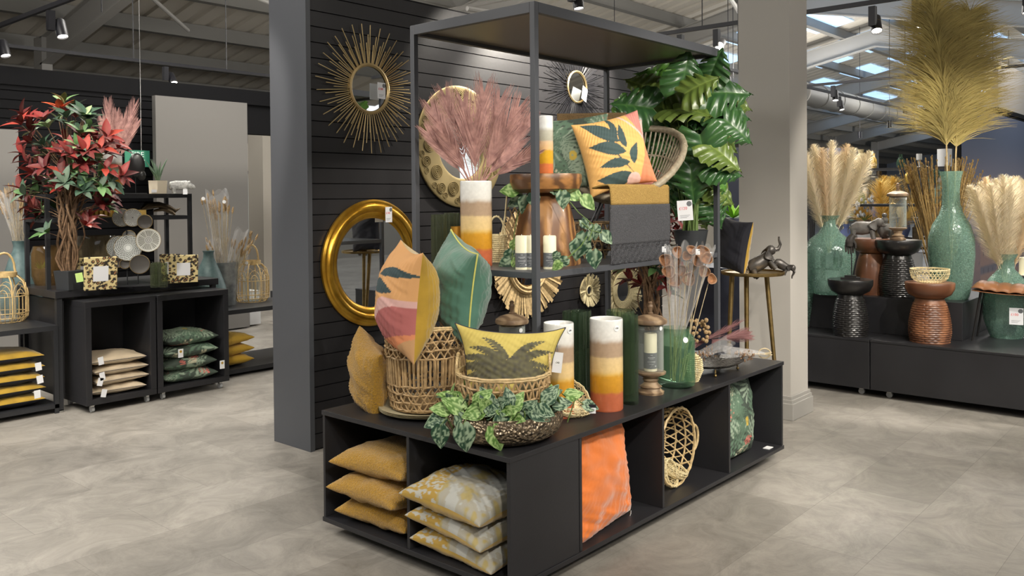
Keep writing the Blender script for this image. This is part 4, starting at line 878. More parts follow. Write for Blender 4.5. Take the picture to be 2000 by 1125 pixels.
# ---------------------------------------------------------------- green jar with cellophane bouquet
q, r, k = stand(1321, 762, .6, 73); J = q; t = thing('green_glass_jar', 'large green glass jar holding the wrapped lotus pod bouquet', 'vase', J)
g = G(); Hj = .315; g.lathe([(0, 0), (r*.8, 0), (r*.97, .012), (r, .035), (r, Hj*.78), (r*.93, Hj*.86), (r*.72, Hj*.92), (r*.70, Hj*.97), (r*.76, Hj), (r*.72, Hj), (r*.66, Hj*.95), (r*.94, Hj*.78), (r*.95, .04), (0, .02)], 56); g.build('jar_body', 'glass_green', t)
dotsticker(t, V((cos(FA+.35), sin(FA+.35), 0))*(r*.95)+V((0, 0, Hj*.83)), (R_(-15), 0, FA+.35+pi/2), .015, None)
def cello_wrap(parent, base, tip, r0, r1, seed, name='cellophane_sleeve', flat=.55, n=26, m_=12):
    base = V(base); tip = V(tip); ax = (tip-base); L_ = ax.length; qn = ax.to_track_quat('Z', 'Y').to_matrix(); vs = G()
    def fn(u, v_):
        a = 2*pi*u; r_ = (r0+(r1-r0)*v_**.8)*(1+.14*ns(cos(a)*3, sin(a)*3+v_*3, seed, 1.3)+.05*sin(a*7+seed)); return base+qn @ V((r_*cos(a), r_*sin(a)*flat, v_*L_*(1+.05*sin(a*3+seed))))
    vs.grid(fn, n, m_); return vs.build(name, 'cello', parent, True, ang=25)
t = thing('lotus_bouquet', 'dried lotus pods on long stems wrapped in clear cellophane in the green jar', 'dried bouquet', J); D0 = dep(J)
pods = ((1300, 508), (1318, 512), (1342, 500), (1362, 510), (1380, 505), (1306, 530), (1330, 528), (1352, 522), (1376, 530), (1390, 545), (1318, 548), (1345, 545), (1322, 492), (1350, 488), (1372, 492))
rnd = random.Random(9)
for i, (px, py) in enumerate(pods):
    P_ = at(px, py, D0+rnd.uniform(-.05, .06))-J; dr = (-FW+RT*rnd.uniform(-.6, .6)+V((0, 0, rnd.uniform(-.2, .8)))).normalized(); qm = dr.to_track_quat('Z', 'Y').to_matrix(); R = rnd.uniform(.026, .036)
    g = G(); fz = lambda a, z: 1+.09*sin(3*a+i)
    g.lathe([(.004, -.03), (R*.6, -.018), (R, 0), (R*1.02, .004), (R*.9, .004), (R*.7, -.008)], 18, P_, qm, rf=fz); g.mi = 1; g.lathe([(R*.9, .002), (R*.6, -.010), (0, -.013)], 16, P_, qm, rf=fz); g.build('lotus_pod', ['seed_pod', 'pod_inner'], t)
    g = G(); b = V((P_.x*.05+rnd.uniform(-.03, .03), P_.y*.05+rnd.uniform(-.03, .03), .03)); g.tube([b, b.lerp(P_, .5)*.92+V((0, 0, .02)), P_-dr*.02], .0022, 5); g.build('stem', 'stem_dry', t)
for (px, py, r1, s_) in ((1310, 492, .055, 1), (1345, 485, .06, 2), (1382, 490, .06, 3)):
    P_ = at(px, py, D0)-J; cello_wrap(t, (P_.x*.15, P_.y*.15, .27), P_+V((0, 0, .02)), .02, r1*1.15, s_)
for px, py in ((1297, 487), (1363, 492)): ticket(t, at(px, py, D0-.07)-J, (0, 0, facecam(J)), None, .022, .03, True)
# ---------------------------------------------------------------- silver tray with wrapped dried flowers
TR = onz(1410, 735, .6)+_F*.12; TR.z = .6; t = thing('silver_tray', 'hammered silver tray on little ball feet at the right end of the plinth', 'tray', TR, (0, 0, 0))
g = G(); g.lathe([(0, .035), (.10, .036), (.17, .045), (.215, .062), (.22, .066), (.215, .066), (.16, .049), (0, .039)], 40, M=Matrix.Scale(.62, 3, (0, 1, 0))); g.build('tray_dish', 'hammered_dark', t)
for x, y in ((-.13, -.06), (.13, -.06), (-.13, .06), (.13, .06)):
    g = G(); g.tube([(x, y, .042), (x*1.03, y*1.03, .02)], .0045, 8); g.ball((x*1.04, y*1.04, .009), .009); g.build('foot', 'brass', t)
for i, (px, py, px2, py2) in enumerate(((1380, 690, 1330, 708), (1455, 692, 1505, 690))):
    tt = thing('wrapped_dried_flowers', ('cellophane wrapped dried brown flowers on the left half of the silver tray', 'cellophane wrapped dried brown flowers with tied stems on the right half of the silver tray')[i], 'dried flowers', at(px, py, dep(TR)))
    gg = G()
    for q_ in range(60): gg.ball((rnd.gauss(0, .045), rnd.gauss(0, .025), rnd.gauss(0, .014)), rnd.uniform(.004, .009), rnd.uniform(.003, .007), rnd.uniform(.004, .012), 6)
    gg.build('flower_heads', 'dried_dark', tt)['kind'] = 'stuff'; e = at(px2, py2, dep(TR))-tt.location
    gg = G()
    for q_ in range(12): gg.tube([(rnd.uniform(-.01, .01), 0, -.005), (e.x*.5, e.y*.5+rnd.uniform(-.01, .01), e.z*.5), e+V((rnd.uniform(-.01, .01), rnd.uniform(-.01, .01), rnd.uniform(-.01, .01)))], .0018, 4)
    gg.build('stems', 'stem_dry', tt); cello_wrap(tt, e*.75, -e*.9+V((0, 0, .02)), .02, .085, 5+i, flat=.4)
q = at(1493, 690, dep(TR)+.02); g = G(); g.tube([q+RT*(.035*cos(a))+V((0, 0, .028*sin(a))) for a in [2*pi*i/16 for i in range(16)]], .004, 6, True); tag(g.build('raffia_loop', 'stem_dry'), 'looped raffia stems standing up at the right end of the tray', 'raffia tie')
g = G(); q = at(1352, 690, 4.75); weave(g, [(.03, 0), (.055, .06), (.05, .12), (.02, .15)], 0, .15, [.01*i for i in range(15)], 0, 0, .002, 20, rr=.003); tag(g.build('woven_gourd', 'bamboo', loc=(q.x, q.y, .6)), 'small ribbed cream woven gourd behind the green jar', 'ornament')
q = at(1360, 655, 5.0); t = thing('dried_spray', 'dried gold flowers and purple palm leaves lying behind the green jar', 'dried flowers', (q.x, q.y, .60)); D1 = dep(q)
g = G()
for i in range(5): a_, b_ = at(1350, 672+i*3, D1)-t.location, at(1400+i*12, 660-i*8, D1+.05*i)-t.location; palm_frond(g, a_, b_, (0, 0, .02), .08, 16, .004, V((0, 0, 1)))
for i in range(3): a_, b_ = at(1390, 670-i*3, D1)-t.location, at(1455+i*5, 648+i*6, D1+.05*i)-t.location; palm_frond(g, a_, b_, (0, 0, .01), .06, 16, .004, -FW)
g.build('palm_leaves', 'palm_purple', t); g = G()
for i in range(40): p = at(rnd.uniform(1340, 1385), rnd.uniform(625, 668), D1+rnd.uniform(-.03, .03))-t.location; g.ball(p, rnd.uniform(.006, .014), seg=8)
g.build('gold_heads', 'dried', t)
# ---------------------------------------------------------------- rattan basket lying in the compartment
t = thing('round_rattan_basket', 'openwork round rattan basket with ring handles standing on edge in the compartment', 'basket', (1.452, .31, .084+.212), (R_(90), 0, R_(4)))
pr = [(.08, 0), (.15, .05), (.19, .12), (.203, .2)]
g = G(); weave(g, pr, .005, .195, (.05, .10, .15), 24, .7, .0042, rr=.005, seed=4); weave(g, pr, 0, .05, (), 0, 0, .004, 24)
for i in range(8): a = i*pi/8; g.tube([(-.08*cos(a), -.08*sin(a), 0), (.08*cos(a), .08*sin(a), 0)], .004, 5)
g.build('woven_body', 'cane', t); g = G(); weave(g, [(.203, 0), (.203, .2)], 0, 0, (.2,), rr=.0075); g.build('rim', 'cane', t)
for a in (0, pi): g = G(); g.tube([(cos(a)*(.203+.065*sin(b)), .07*cos(b), .19) for b in [pi*i/14 for i in range(15)]], .0075, 8); g.build('handle', 'cane', t)
fine_basket((1.42, .17, .150), .07, .05, 'small fine bamboo basket inside the round rattan basket', (R_(70), R_(30), 0), n=26)
fine_basket((1.50, .17, .125), .07, .055, 'small bamboo basket lying tilted at the bottom of the round rattan basket', (R_(25), R_(10), .3), n=26)
# ---------------------------------------------------------------- rattan bowl chair on the shelf with throws and cushions
CC = at(1212, 345, 5.14); CC.z = 1.67
t = thing('rattan_bowl_chair', 'round rattan bowl chair on thin black legs standing on the shelf', 'chair', (CC.x, CC.y, SZ), (0, 0, hd(CC, R_(-4))))
zc = CC.z-SZ; Rx = .372
def rimpt(a): # a=-pi/2 front, pi/2 back; the back of the rim rises
    return V((Rx*cos(a), Rx*.92*sin(a), zc+.20+.22*sin(a)+.04*(cos(2*a))))
K = 48; g = G(); g.tube([rimpt(2*pi*i/K) for i in range(K)], .021, 10, True)
for i in range(60):
    if i % 3 == 0: p = rimpt(2*pi*i/60); g.ball(p, .0235, .0235, .0235, 8)
g.build('rim', 'rattan_grey', t)
g = G(); bc = V((0, -.02, zc-.09))
for i in range(64):
    a = 2*pi*i/64; p = rimpt(a); pts = []
    for k in range(8):
        s = k/7; q_ = bc.lerp(p, .22+.78*s); q_.z = bc.z+(p.z-bc.z)*s**2.0; pts.append(q_)
    g.tube(pts, .0055, 5)
for s in (0, .3, .55, .8): g.tube([V((bc.x+(rimpt(a).x-bc.x)*(.22+.78*s), bc.y+(rimpt(a).y-bc.y)*(.22+.78*s), bc.z+(rimpt(a).z-bc.z)*s**2)) for a in [2*pi*i/40 for i in range(40)]], .006, 5, True)
g.build('cane_bowl', 'rattan_grey', t)
for x, y in ((-.2, -.17), (.22, -.17), (-.2, .17), (.22, .17)):
    g = G(); g.tube([(x*.5, y*.5, zc-.06), (x*1.25, y*1.25, .0)], .007, 8); g.build('leg', 'black_metal', t)
def throwcloth(name, label, P, W, H, mats, bands, seed, head, top=.08, fringe=.1, nfr=60, fm='throw_grey', drape=.012, back=None):
    """cloth hung over an edge: local x across, z down from 0, folded back at the top"""
    t = thing(name, label, 'throw', P, (0, 0, head)); nb = len(bands)
    for (z0, z1, mm, nm) in bands:
        g = G()
        def fn(u, v_):
            x = (u-.5)*W*(1-.03*v_); zz = z0+(z1-z0)*v_; y = -drape*(1+.8*ns(u*3, zz*3, seed, 1.6))
            if zz < 0: y = -drape+(-zz)*.9; return V((x, y, .01-(zz*zz)*1.2))
            return V((x+.006*ns(u*2, zz*4, seed+3), y, -zz))
        g.grid(fn, 30, 16); g.build(nm, mm, t, solid=.008)
    if fringe:
        g = G(); zt = bands[-1][1]; rnd = random.Random(seed)
        for i in range(nfr):
            x = (-.5+(i+.5)/nfr)*W*.97; y = -drape*(1+.8*ns((i+.5)/nfr*3, zt*3, seed, 1.6)); pts = []
            for k in range(7): pts.append((x+.0025*sin(k*2.1+i), y+.0025*cos(k*2.1+i)-.001, -zt-fringe*k/6*rnd.uniform(.97, 1.0)))
            g.tube(pts, [.0046, .003, .004, .0045, .004, .004, .0032], 5)
        g.build('fringe', fm, t)
    return t
TP = ony(1248, 365, .345); th_w = (1307-1188)*mpp(TP)/abs(RT.x)*.98
throwcloth('folded_throw', 'charcoal fringed throw with ochre band hanging in front of the rattan chair', (TP.x, TP.y, TP.z), .60, .4, None, ((-.12, .095, 'throw_yellow', 'ochre_band'), (.095, .305, 'throw_grey', 'charcoal_field')), 2, 0, fringe=.10, nfr=70)
tb = at(1155, 225, 5.45)
throwcloth('brown_throw', 'brown and ochre woven throw draped over the back of the rattan chair', (tb.x, tb.y, tb.z), .44, .3, None, ((-.10, .10, 'throw_brown', 'brown_field'), (.10, .36, 'throw_yellow', 'ochre_field')), 5, hd(tb), fringe=0)
PD = at(1118, 300, 4.92)
cush2('tropical_cushion', 'dark tropical leaf cushion leaning in the rattan chair behind the small banded vase', PD, R_(-10), R_(-4), R_(-14), .43, .43, .16, 'painted_cloth', 'painted_cloth', P_trop(9, .43), P_trop(2, .43), n=110, seed=21, wr=.008)
PE = at(1200, 300, 4.80)
cush2('leaf_pattern_cushion', 'apricot cushion with dark teal leaves and mustard edge standing in the rattan chair', PE, R_(-8), R_(-13), R_(20), .40, .42, .19, 'painted_cloth', 'mustard_velvet', P_leafy, n=150, seed=22, wr=.008, pinch=.09)
cush2('pink_cushion', 'pink and coral cushion peeping out behind the apricot leaf cushion', at(1205, 310, 4.99), R_(-8), R_(-10), R_(12), .38, .40, .14, 'painted_cloth', 'painted_cloth', lambda x, y: (.62, .25, .20) if sin(x*14+y*9) > -.2 else (.72, .46, .42), n=50, seed=23)
g = G(); q = at(1170, 455, 5.05); t = thing('dark_storage_basket', 'dark rattan basket standing on the shelf under the bowl chair', 'basket', (q.x, q.y, SZ)); weave(g, [(.14, 0), (.17, .2)], 0, .2, (.05, .1, .15, .2), 22, .4, .004, rr=.005); g.build('woven_body', 'cane_brown', t)
# ---------------------------------------------------------------- monstera
def monstera_leaf(g, base, d, nrm, L_, colseed, cuts=5):
    """broad heart-shaped blade with deep side cuts and a drooping tip"""
    d = V(d).normalized(); sd = d.cross(V(nrm)).normalized(); nn = sd.cross(d).normalized(); rnd = random.Random(colseed)
    hue = rnd.random() if colseed < 200 else .95; dk = (.014, .06, .022) if hue < .45 else (.06, .105, .022); li = (.07, .17, .045) if hue < .45 else (.20, .28, .06)
    if hue > .9: dk, li = (.06, .2, .03), (.16, .34, .06)
    NV, NU = 26, 10
    for s in (1, -1):
        vs = []; cs = []
        for j in range(NV+1):
            t = j/NV; wd = .56*L_*(sin(pi*min(1, t*.9+.1)**.75))**.8
            fr = (t*(cuts+.5)) % 1; cut = fr > .86 and .2 < t < .93
            for i in range(NU+1):
                u = i/NU; w_ = wd*u*(1 if not cut else 1)
                y = t*L_ - .16*L_*(u*(1-t))*1.2 + .22*L_*u*u*(t-.2)*.0 - .10*L_*u
                z = .10*L_*sin(u*pi*.6)-.30*L_*t*t-.12*L_*u*u+.012*sin(t*cuts*2*pi*1.05)*u
                vs.append(V(base)+d*y+sd*(s*w_)+nn*z)
                vein = abs(((t*(cuts+.5)+u*.25) % 1)-.38) < .05 or u < .05
                cs.append(lerp(dk, li, .9 if vein else .28+.25*u+.2*ns(u*2, t*3, colseed)))
        fs = []
        for j in range(NV):
            fr = ((j+.5)/NV*(cuts+.5)) % 1; cut = fr > .84 and .2 < (j+.5)/NV < .93
            for i in range(NU):
                if cut and i >= 5: continue
                if i in (1, 2) and .35 < fr < .0: continue
                a = j*(NU+1)+i; f = (a, a+1, a+NU+2, a+NU+1); fs.append(f if s > 0 else f[::-1])
        g.add(vs, fs, cs)
mk('monstera', paint=True, rough=.28, spec=.6)
MP, rp, k = stand(1349, 495, SZ, 66); dm = dep(MP)
t = thing('monstera_plant', 'big potted monstera with split leaves at the right end of the shelf', 'plant', MP)
zt_ = at(1349, 449, dm).z-SZ; g = G(); g.lathe([(0, 0), (rp*.78, 0), (rp*1.0, zt_-.01), (rp*1.03, zt_), (rp*.97, zt_), (rp*.95, zt_-.03), (0, zt_-.03)], 40); g.build('pot', 'pot_black', t)
leafs = ((1240, 205, .26, -1, .2, 1), (1290, 150, .27, -.8, .3, 2), (1340, 140, .24, .2, .9, 3), (1395, 125, .20, .3, 1, 4), (1300, 175, .25, -.6, .1, 5), (1345, 210, .28, .2, .0, 6), (1420, 178, .28, 1, .1, 7), (1425, 215, .26, 1, -.2, 8), (1330, 230, .26, .2, -1, 9),
         (1270, 240, .22, -1, -.1, 10), (1222, 235, .24, -.4, -.9, 211), (1400, 265, .28, .5, -.4, 12), (1440, 250, .22, .8, -.6, 13), (1265, 275, .24, -.9, -.3, 14), (1300, 255, .2, -.5, .2, 15), (1375, 300, .26, .2, -1, 16), (1415, 300, .24, .8, -.5, 17), (1345, 290, .28, -.1, -1, 18),
         (1370, 350, .24, .1, -1, 19), (1405, 345, .2, .7, -.7, 20), (1330, 345, .2, -.5, -.6, 21), (1270, 310, .22, -.8, -.4, 22), (1310, 130, .2, -.3, .9, 23), (1365, 165, .22, .6, .4, 24), (1355, 385, .17, -.3, -1, 25), (1400, 395, .16, .7, -.9, 26), (1375, 425, .14, .5, -1, 27), (1415, 330, .2, 1, -.2, 28),
         (1255, 165, .2, -1, .5, 29), (1310, 310, .22, -.4, -.9, 30), (1390, 225, .24, .7, -.2, 31), (1320, 385, .15, -.8, -.5, 32), (1440, 195, .2, 1, -.3, 33), (1345, 325, .22, .1, -1, 34), (1380, 380, .2, .4, -.9, 35), (1320, 280, .22, -.5, -.6, 36), (1360, 265, .24, .3, -.9, 37), (1395, 190, .22, .5, .3, 38), (1335, 365, .18, -.2, -1, 39), (1375, 330, .22, .3, -.8, 40), (1350, 355, .24, .0, -1, 41), (1378, 372, .24, .2, -1, 42), (1325, 372, .2, -.3, -1, 43), (1352, 400, .2, .1, -1, 44), (1395, 415, .2, .5, -1, 45), (1410, 375, .2, .9, -.6, 46), (1332, 395, .18, -.5, -.9, 47))
rnd = random.Random(4); gs = G()
for px, py, L_, dx, dz, s_ in leafs:
    dd = rnd.uniform(-.22, .20)+(-.12 if px > 1385 else .26 if px < 1350 and py > 220 else .14 if px < 1320 else 0); P_ = at(px, py, dm+dd)-MP; dr = RT*dx+V((0, 0, dz))-FW*rnd.uniform(.0, .3)
    nr = (-FW*rnd.uniform(.8, 1.3)+V((0, 0, rnd.uniform(.2, .9)))+RT*rnd.uniform(-.5, .5))
    P0 = P_-dr.normalized()*L_*.45
    g = G(); monstera_leaf(g, P0, dr, nr, L_*1.06, s_, 5); g.build('leaf', 'monstera', t, ang=60)
    b = V((rnd.uniform(-.04, .04), rnd.uniform(-.04, .04), zt_-.03)); mid = V((P0.x*.35, P0.y*.35, (zt_+P0.z)*.5+.12)); gs.tube([b, b.lerp(mid, .6), mid, mid.lerp(P0, .6)+V((0, 0, .03)), P0], [.006, .005, .0045, .004, .0035], 6)
gs.build('stems', 'stem_green', t)
ticket(t, at(1338, 411, dm-.35)-MP, (0, R_(-4), facecam(MP)), '£120', .088, .118)
# small red plant on the floor behind
# ---------------------------------------------------------------- brass table with cushion and elephants
BT = at(1470, 530, 5.72); BT.z = 0; db = dep(BT)
zt_ = at(1470, 531, db).z; r = 60*db/FPX
t = thing('brass_side_table', 'three legged antique brass side table in front of the grey pillar', 'side table', BT)
g = G(); g.lathe([(0, zt_-.016), (r*.97, zt_-.016), (r, zt_-.008), (r, zt_+.006), (r*.975, zt_+.006), (r*.96, zt_-.004), (0, zt_-.004)], 56); g.build('tray_top', 'brass', t)
for px, pyb, xo in ((1424, 690, -.6), (1458, 680, -.1), (1497, 700, .45)):
    a = at(px+(6 if px < 1450 else 0), 540, db+(-.0 if px == 1424 else .05))-BT; b = at({1424: 1418, 1458: 1459, 1497: 1520}[px], pyb+60, db)-BT
    u0 = V((a.x, a.y, zt_-.016)); dn = V((b.x-a.x, b.y-a.y, 0)); u1 = u0+dn*1.25; u1.z = 0
    g = G(); g.tube([u0, u0.lerp(u1, .5), u1], [.017, .0135, .009], 10); g.build('leg', 'brass', t)
PF = at(1432, 474, db+.02); zq = zt_+.17
cush2('black_velvet_cushion', 'black velvet cushion with gold side leaning on the brass table', (PF.x, PF.y, zt_+.185), R_(-14), R_(-8), R_(52), .34, .37, .17, 'black_velvet', 'painted_cloth', None, lambda x, y: (.48, .35, .07), n=50, seed=31, pinch=.08) if 0 else None
cushion('black_velvet_cushion', 'black velvet cushion with gold side leaning on the brass table', (PF.x, PF.y, zt_+.178), (pi/2+R_(-8), R_(6), hd(PF)+R_(50)-R_(100)), .30, .35, .16, 'black_velvet', 'mustard_velvet', n=44, seed=31, pinch=.08, wr=.012)
def elephant(name, label, loc, rot, s, m='elephant', trunk_up=True, sit=False):
    t = thing(name, label, 'ornament', loc, rot); 
    g = G(); M = Matrix.Rotation(R_(0), 3, 'Y'); n = 20
    # trunk of the body: lofted rings along x
    prof = [(-.075, .052, .006), (-.07, .055, .026), (-.045, .060, .038), (-.01, .060, .040), (.025, .062, .036), (.05, .072, .030), (.062, .08, .018), (.066, .082, .004)]
    vs = []; K = 14
    for x, zc_, r_ in prof:
        for i in range(K): a = 2*pi*i/K; vs.append((x*s, r_*.82*cos(a)*s, (zc_+r_*sin(a))*s))
    fs = [(j*K+i, j*K+(i+1) % K, (j+1)*K+(i+1) % K, (j+1)*K+i) for j in range(len(prof)-1) for i in range(K)]; fs += [tuple(range(K))[::-1]]
    g.add(vs, fs); g.ball((.078*s, 0, .092*s), .027*s, .023*s, .027*s, 14)
    for y in (-.02, .02):
        g.tube([(.04*s, y*s, .05*s), (.045*s, y*1.1*s, .02*s), (.05*s, y*1.1*s, .0)], [.016*s, .013*s, .014*s], 10)
        g.tube([(-.055*s, y*s, .05*s), (-.06*s, y*1.1*s, .022*s), (-.052*s, y*1.1*s, .0)], [.019*s, .014*s, .015*s], 10)
    if trunk_up: g.tube([(.095*s, 0, .085*s), (.118*s, 0, .08*s), (.137*s, 0, .095*s), (.142*s, 0, .12*s), (.15*s, 0, .135*s)], [.012*s, .010*s, .008*s, .006*s, .005*s], 8)
    else: g.tube([(.095*s, 0, .085*s), (.112*s, 0, .06*s), (.115*s, 0, .03*s), (.125*s, 0, .015*s)], [.012*s, .010*s, .007*s, .005*s], 8)
    g.build('body', m, t)
    for y in (1, -1):
        g = G(); g.grid(lambda u, v_: V(((.068-.045*u*sin(pi*(.15+.8*v_)))*s, y*(.020+.022*u)*s, (.112-.055*v_-.01*u)*s)), 6, 6); g.build('ear', m, t, solid=.002*s)
        g = G(); g.tube([(.092*s, y*.012*s, .078*s), (.112*s, y*.014*s, .072*s), (.12*s, y*.014*s, .08*s)], [.003*s, .0025*s, .001*s], 6); g.build('tusk', m, t)
    g = G(); g.tube([(-.078*s, 0, .065*s), (-.088*s, 0, .05*s), (-.086*s, 0, .028*s)], [.004*s, .002*s, .002*s], 6); g.build('tail', m, t)
    return t
q = at(1496, 522, db-.02); elephant('elephant_figurine', 'bronze elephant with raised trunk sitting on the brass table', (q.x, q.y, zt_-.003), (0, R_(-28), facecam(q)+R_(15)), 1.25)
q = at(1520, 522, db+.05); elephant('elephant_figurine', 'small bronze elephant lying at the right edge of the brass table', (q.x, q.y, zt_-.003), (0, R_(35), facecam(q)+R_(10)), .8, trunk_up=False)
# ---------------------------------------------------------------- left hand displays
def castor(parent, x, y):
    g = G(); g.box(x-.012, y-.016, .042, x+.012, y+.016, .06); g.build('castor_fork', 'chrome', parent, False); g = G(); g.tube([(x-.011, y, .024), (x+.011, y, .024)], .024, 16); g.build('castor_wheel', 'wheel', parent)
def cube_unit(x0, x1, y0, y1, z1, label, frame=.045, zb=.06):
    t = thing('display_cube', label, 'display cube', (x0, y0, 0)); w_, d_ = x1-x0, y1-y0; f = frame
    for nm, bx in (('top_board', (0, 0, z1-f, w_, d_, z1)), ('base_board', (0, 0, zb, w_, d_, zb+f)), ('side_board', (0, 0, zb+f, f, d_, z1-f)), ('side_board', (w_-f, 0, zb+f, w_, d_, z1-f)), ('back_board', (f, d_-.02, zb+f, w_-f, d_, z1-f))):
        g = G(); g.box(*bx); g.build(nm, 'black_laminate', t, False, bevel=.002)
    for x in (.06, w_-.06):
        for y in (.05, d_-.05): castor(t, x, y)
    return t
cube_unit(.262, .812, 4.5, 5.0, .852, 'black open cube on castors holding the beige cushions')
cube_unit(.825, 1.458, 4.5, 5.0, .85, 'black open cube on castors holding the tropical print cushions')
# big table bridging the cubes, with riser
t = thing('display_table', 'long black display table with metal legs over the cushion cubes', 'table', (.135, 4.42, 0))
g = G(); g.box(0, .30, .875, 1.36, 1.1, .93); g.build('table_top', 'black_laminate', t, False, bevel=.003)
for x in (.012, 1.30):
    for y in (.31, 1.06): g = G(); g.box(x, y, .02, x+.04, y+.04, .875); g.build('leg', 'dark_metal', t, False); g = G(); g.lathe([(0, 0), (.025, 0), (.028, .012), (.01, .02), (0, .02)], 16, (x+.02, y+.02, 0)); g.build('foot', 'chrome', t)
g = G(); g.box(.06, .34, .1, .075, 1.05, .85); g.build('side_panel', 'black_laminate', t, False)
a_ = ony(92, 568, 4.93); b_ = ony(377, 548, 4.93); X0, X1 = a_.x, b_.x
t = thing('riser_frame', 'black metal riser frame with two rails standing on the long display table', 'display frame', (X0, 4.93, .93))
zt1 = ony(377, 386, 4.93).z-.93; zt2 = ony(92, 380, 4.93).z-.93; zr = ony(377, 423, 4.93).z-.93; d_ = .42
for x in (0, X1-X0-.03):
    for y in (0, d_): g = G(); g.box(x, y, 0, x+.03, y+.03, zt1); g.build('post', 'dark_metal', t, False)
g = G(); g.box(0, 0, zt1, X1-X0, d_+.03, zt1+.035); g.build('top_board', 'dark_metal', t, False)
g = G(); g.box(.03, 0, zr-.02, X1-X0-.03, .03, zr+.012); g.box(.03, d_, zr-.02, X1-X0-.03, d_+.03, zr+.012); g.box(0, .03, zr-.02, .03, d_, zr+.012); g.box(X1-X0-.03, .03, zr-.02, X1-X0, d_, zr+.012); g.box(.03, .03, zr-.006, (X1-X0)*.62, d_, zr+.006); g.build('rail', 'dark_metal', t, False)
RT1 = .93+zt1+.035; RR = .93+zr+.006; TZ = .93
# beige cushions, tropical cushions, dark and mustard cushions
for i in range(4):
    lb = ('bottom', 'second from the bottom', 'third from the bottom', 'top')[i]
    cushion('beige_cushion', 'beige linen cushion, %s of its stack in the left cube' % lb, (.537+rnd.uniform(-.01, .01), 4.73, .145+.077*i), (0, 0, rnd.uniform(-.05, .05)), .43, .42, .10, 'linen_cushion', piping='dark_piping', n=24, seed=40+i, group='beige cushions in the left cube', pinch=.07, pr=.002)
for px, py in ((197, 705), (200, 735), (196, 746), (203, 768)):
    q = ony(px, py, 4.47); tt = thing('swing_tag', 'white blank swing tag hanging from the beige cushion stack', 'tag', q, group='swing tags on the beige cushions'); g = G(); g.box(-.02, -.001, -.03, .02, .001, .03); g.build('card', 'paper', tt, False, rot=(0, rnd.uniform(-.3, .3), 0))
for i in range(4):
    lb = ('bottom', 'second from the bottom', 'third from the bottom', 'top')[i]
    cushion('tropical_cushion', 'tropical leaf print cushion, %s of the stack in the middle cube' % lb, (1.13+rnd.uniform(-.012, .012), 4.73, .155+.102*i), (0, 0, rnd.uniform(-.1, .1)), .46, .44, .135, 'painted_cloth', None, P_trop(50+i, .45), P_trop(60+i, .45), None, 60, 50+i, group='tropical cushions in the middle cube', pinch=.07)
for px, py in ((353, 690), (434, 712)):
    q = ony(px, py, 4.47); tt = thing('swing_tag', 'white swing tag with gold disc hanging at the tropical cushions, %s one' % ('left' if px < 400 else 'right'), 'tag', q); g = G(); g.box(-.022, -.001, -.035, .022, .001, .035); g.build('card', 'white', tt, False); g = G(); g.lathe([(.011, 0), (.011, .001), (0, .001)], 14, (0, -.001, .014), MX); g.build('gold_disc', 'mustard_velvet', tt)
# low left table with mustard and black cushions
t = thing('low_display_table', 'low black metal display table cut by the left edge of the picture', 'table', (-1.1, 4.72, 0))
g = G(); g.box(0, 0, .635, 1.25, .62, .672); g.build('table_top', 'dark_metal', t, False); g = G(); g.box(0, 0, .04, 1.25, .62, .07); g.build('low_shelf', 'dark_metal', t, False)
for x in (0, 1.22):
    for y in (0, .59): g = G(); g.box(x, y, 0, x+.03, y+.03, .635); g.build('leg', 'dark_metal', t, False)
for i in range(5):
    lb = ('bottom', 'second from the bottom', 'middle', 'second from the top', 'top')[i]
    cushion('mustard_black_cushion', 'mustard and black cushion, %s of the stack under the left table' % lb, (-.17, 4.98, .12+.083*i), (0, 0, rnd.uniform(-.05, .05)), .48, .44, .11, 'mustard_velvet', 'black_velvet', n=24, seed=70+i, group='mustard and black cushions under the low table', pinch=.07)
for px, py in ((75, 716), (78, 741), (73, 770)):
    q = ony(px, py, 4.70); tt = thing('swing_tag', 'white swing tag on the mustard and black cushions', 'tag', q, group='swing tags on the mustard and black cushions'); g = G(); g.box(-.022, -.001, -.03, .022, .001, .03); g.build('card', 'paper', tt, False, rot=(0, rnd.uniform(-.15, .15), 0))
# right bench with bucket, lantern, mustard cushions
BX = ony(537, 596, 4.98).x; t = thing('low_bench', 'low black metal bench carrying the zinc bucket and cane lantern', 'bench', (1.60, 4.98, 0)); bz = ony(480, 603, 4.98).z
g = G(); g.box(0, 0, bz-.04, 1.5, .62, bz); g.build('bench_top', 'dark_metal', t, False); g = G(); g.box(0, -.12, .03, 1.5, .62, .07); g.build('low_shelf', 'dark_metal', t, False)
for x, y in ((.0, 0), (.0, .58), (.33, .58), (1.46, 0), (1.46, .58)): g = G(); g.box(x, y, .0, x+.03, y+.03, bz-.04); g.build('leg', 'dark_metal', t, False)
for i in range(3):
    lb = ('bottom', 'middle', 'top')[i]; cushion('mustard_cushion', 'mustard knitted cushion, %s of the stack on the low bench shelf' % lb, (1.75, 5.16, .125+.095*i), (0, 0, .12*i), .46, .44, .13, 'mustard_knit', n=24, seed=80+i, group='mustard cushions on the bench shelf', pinch=.08)
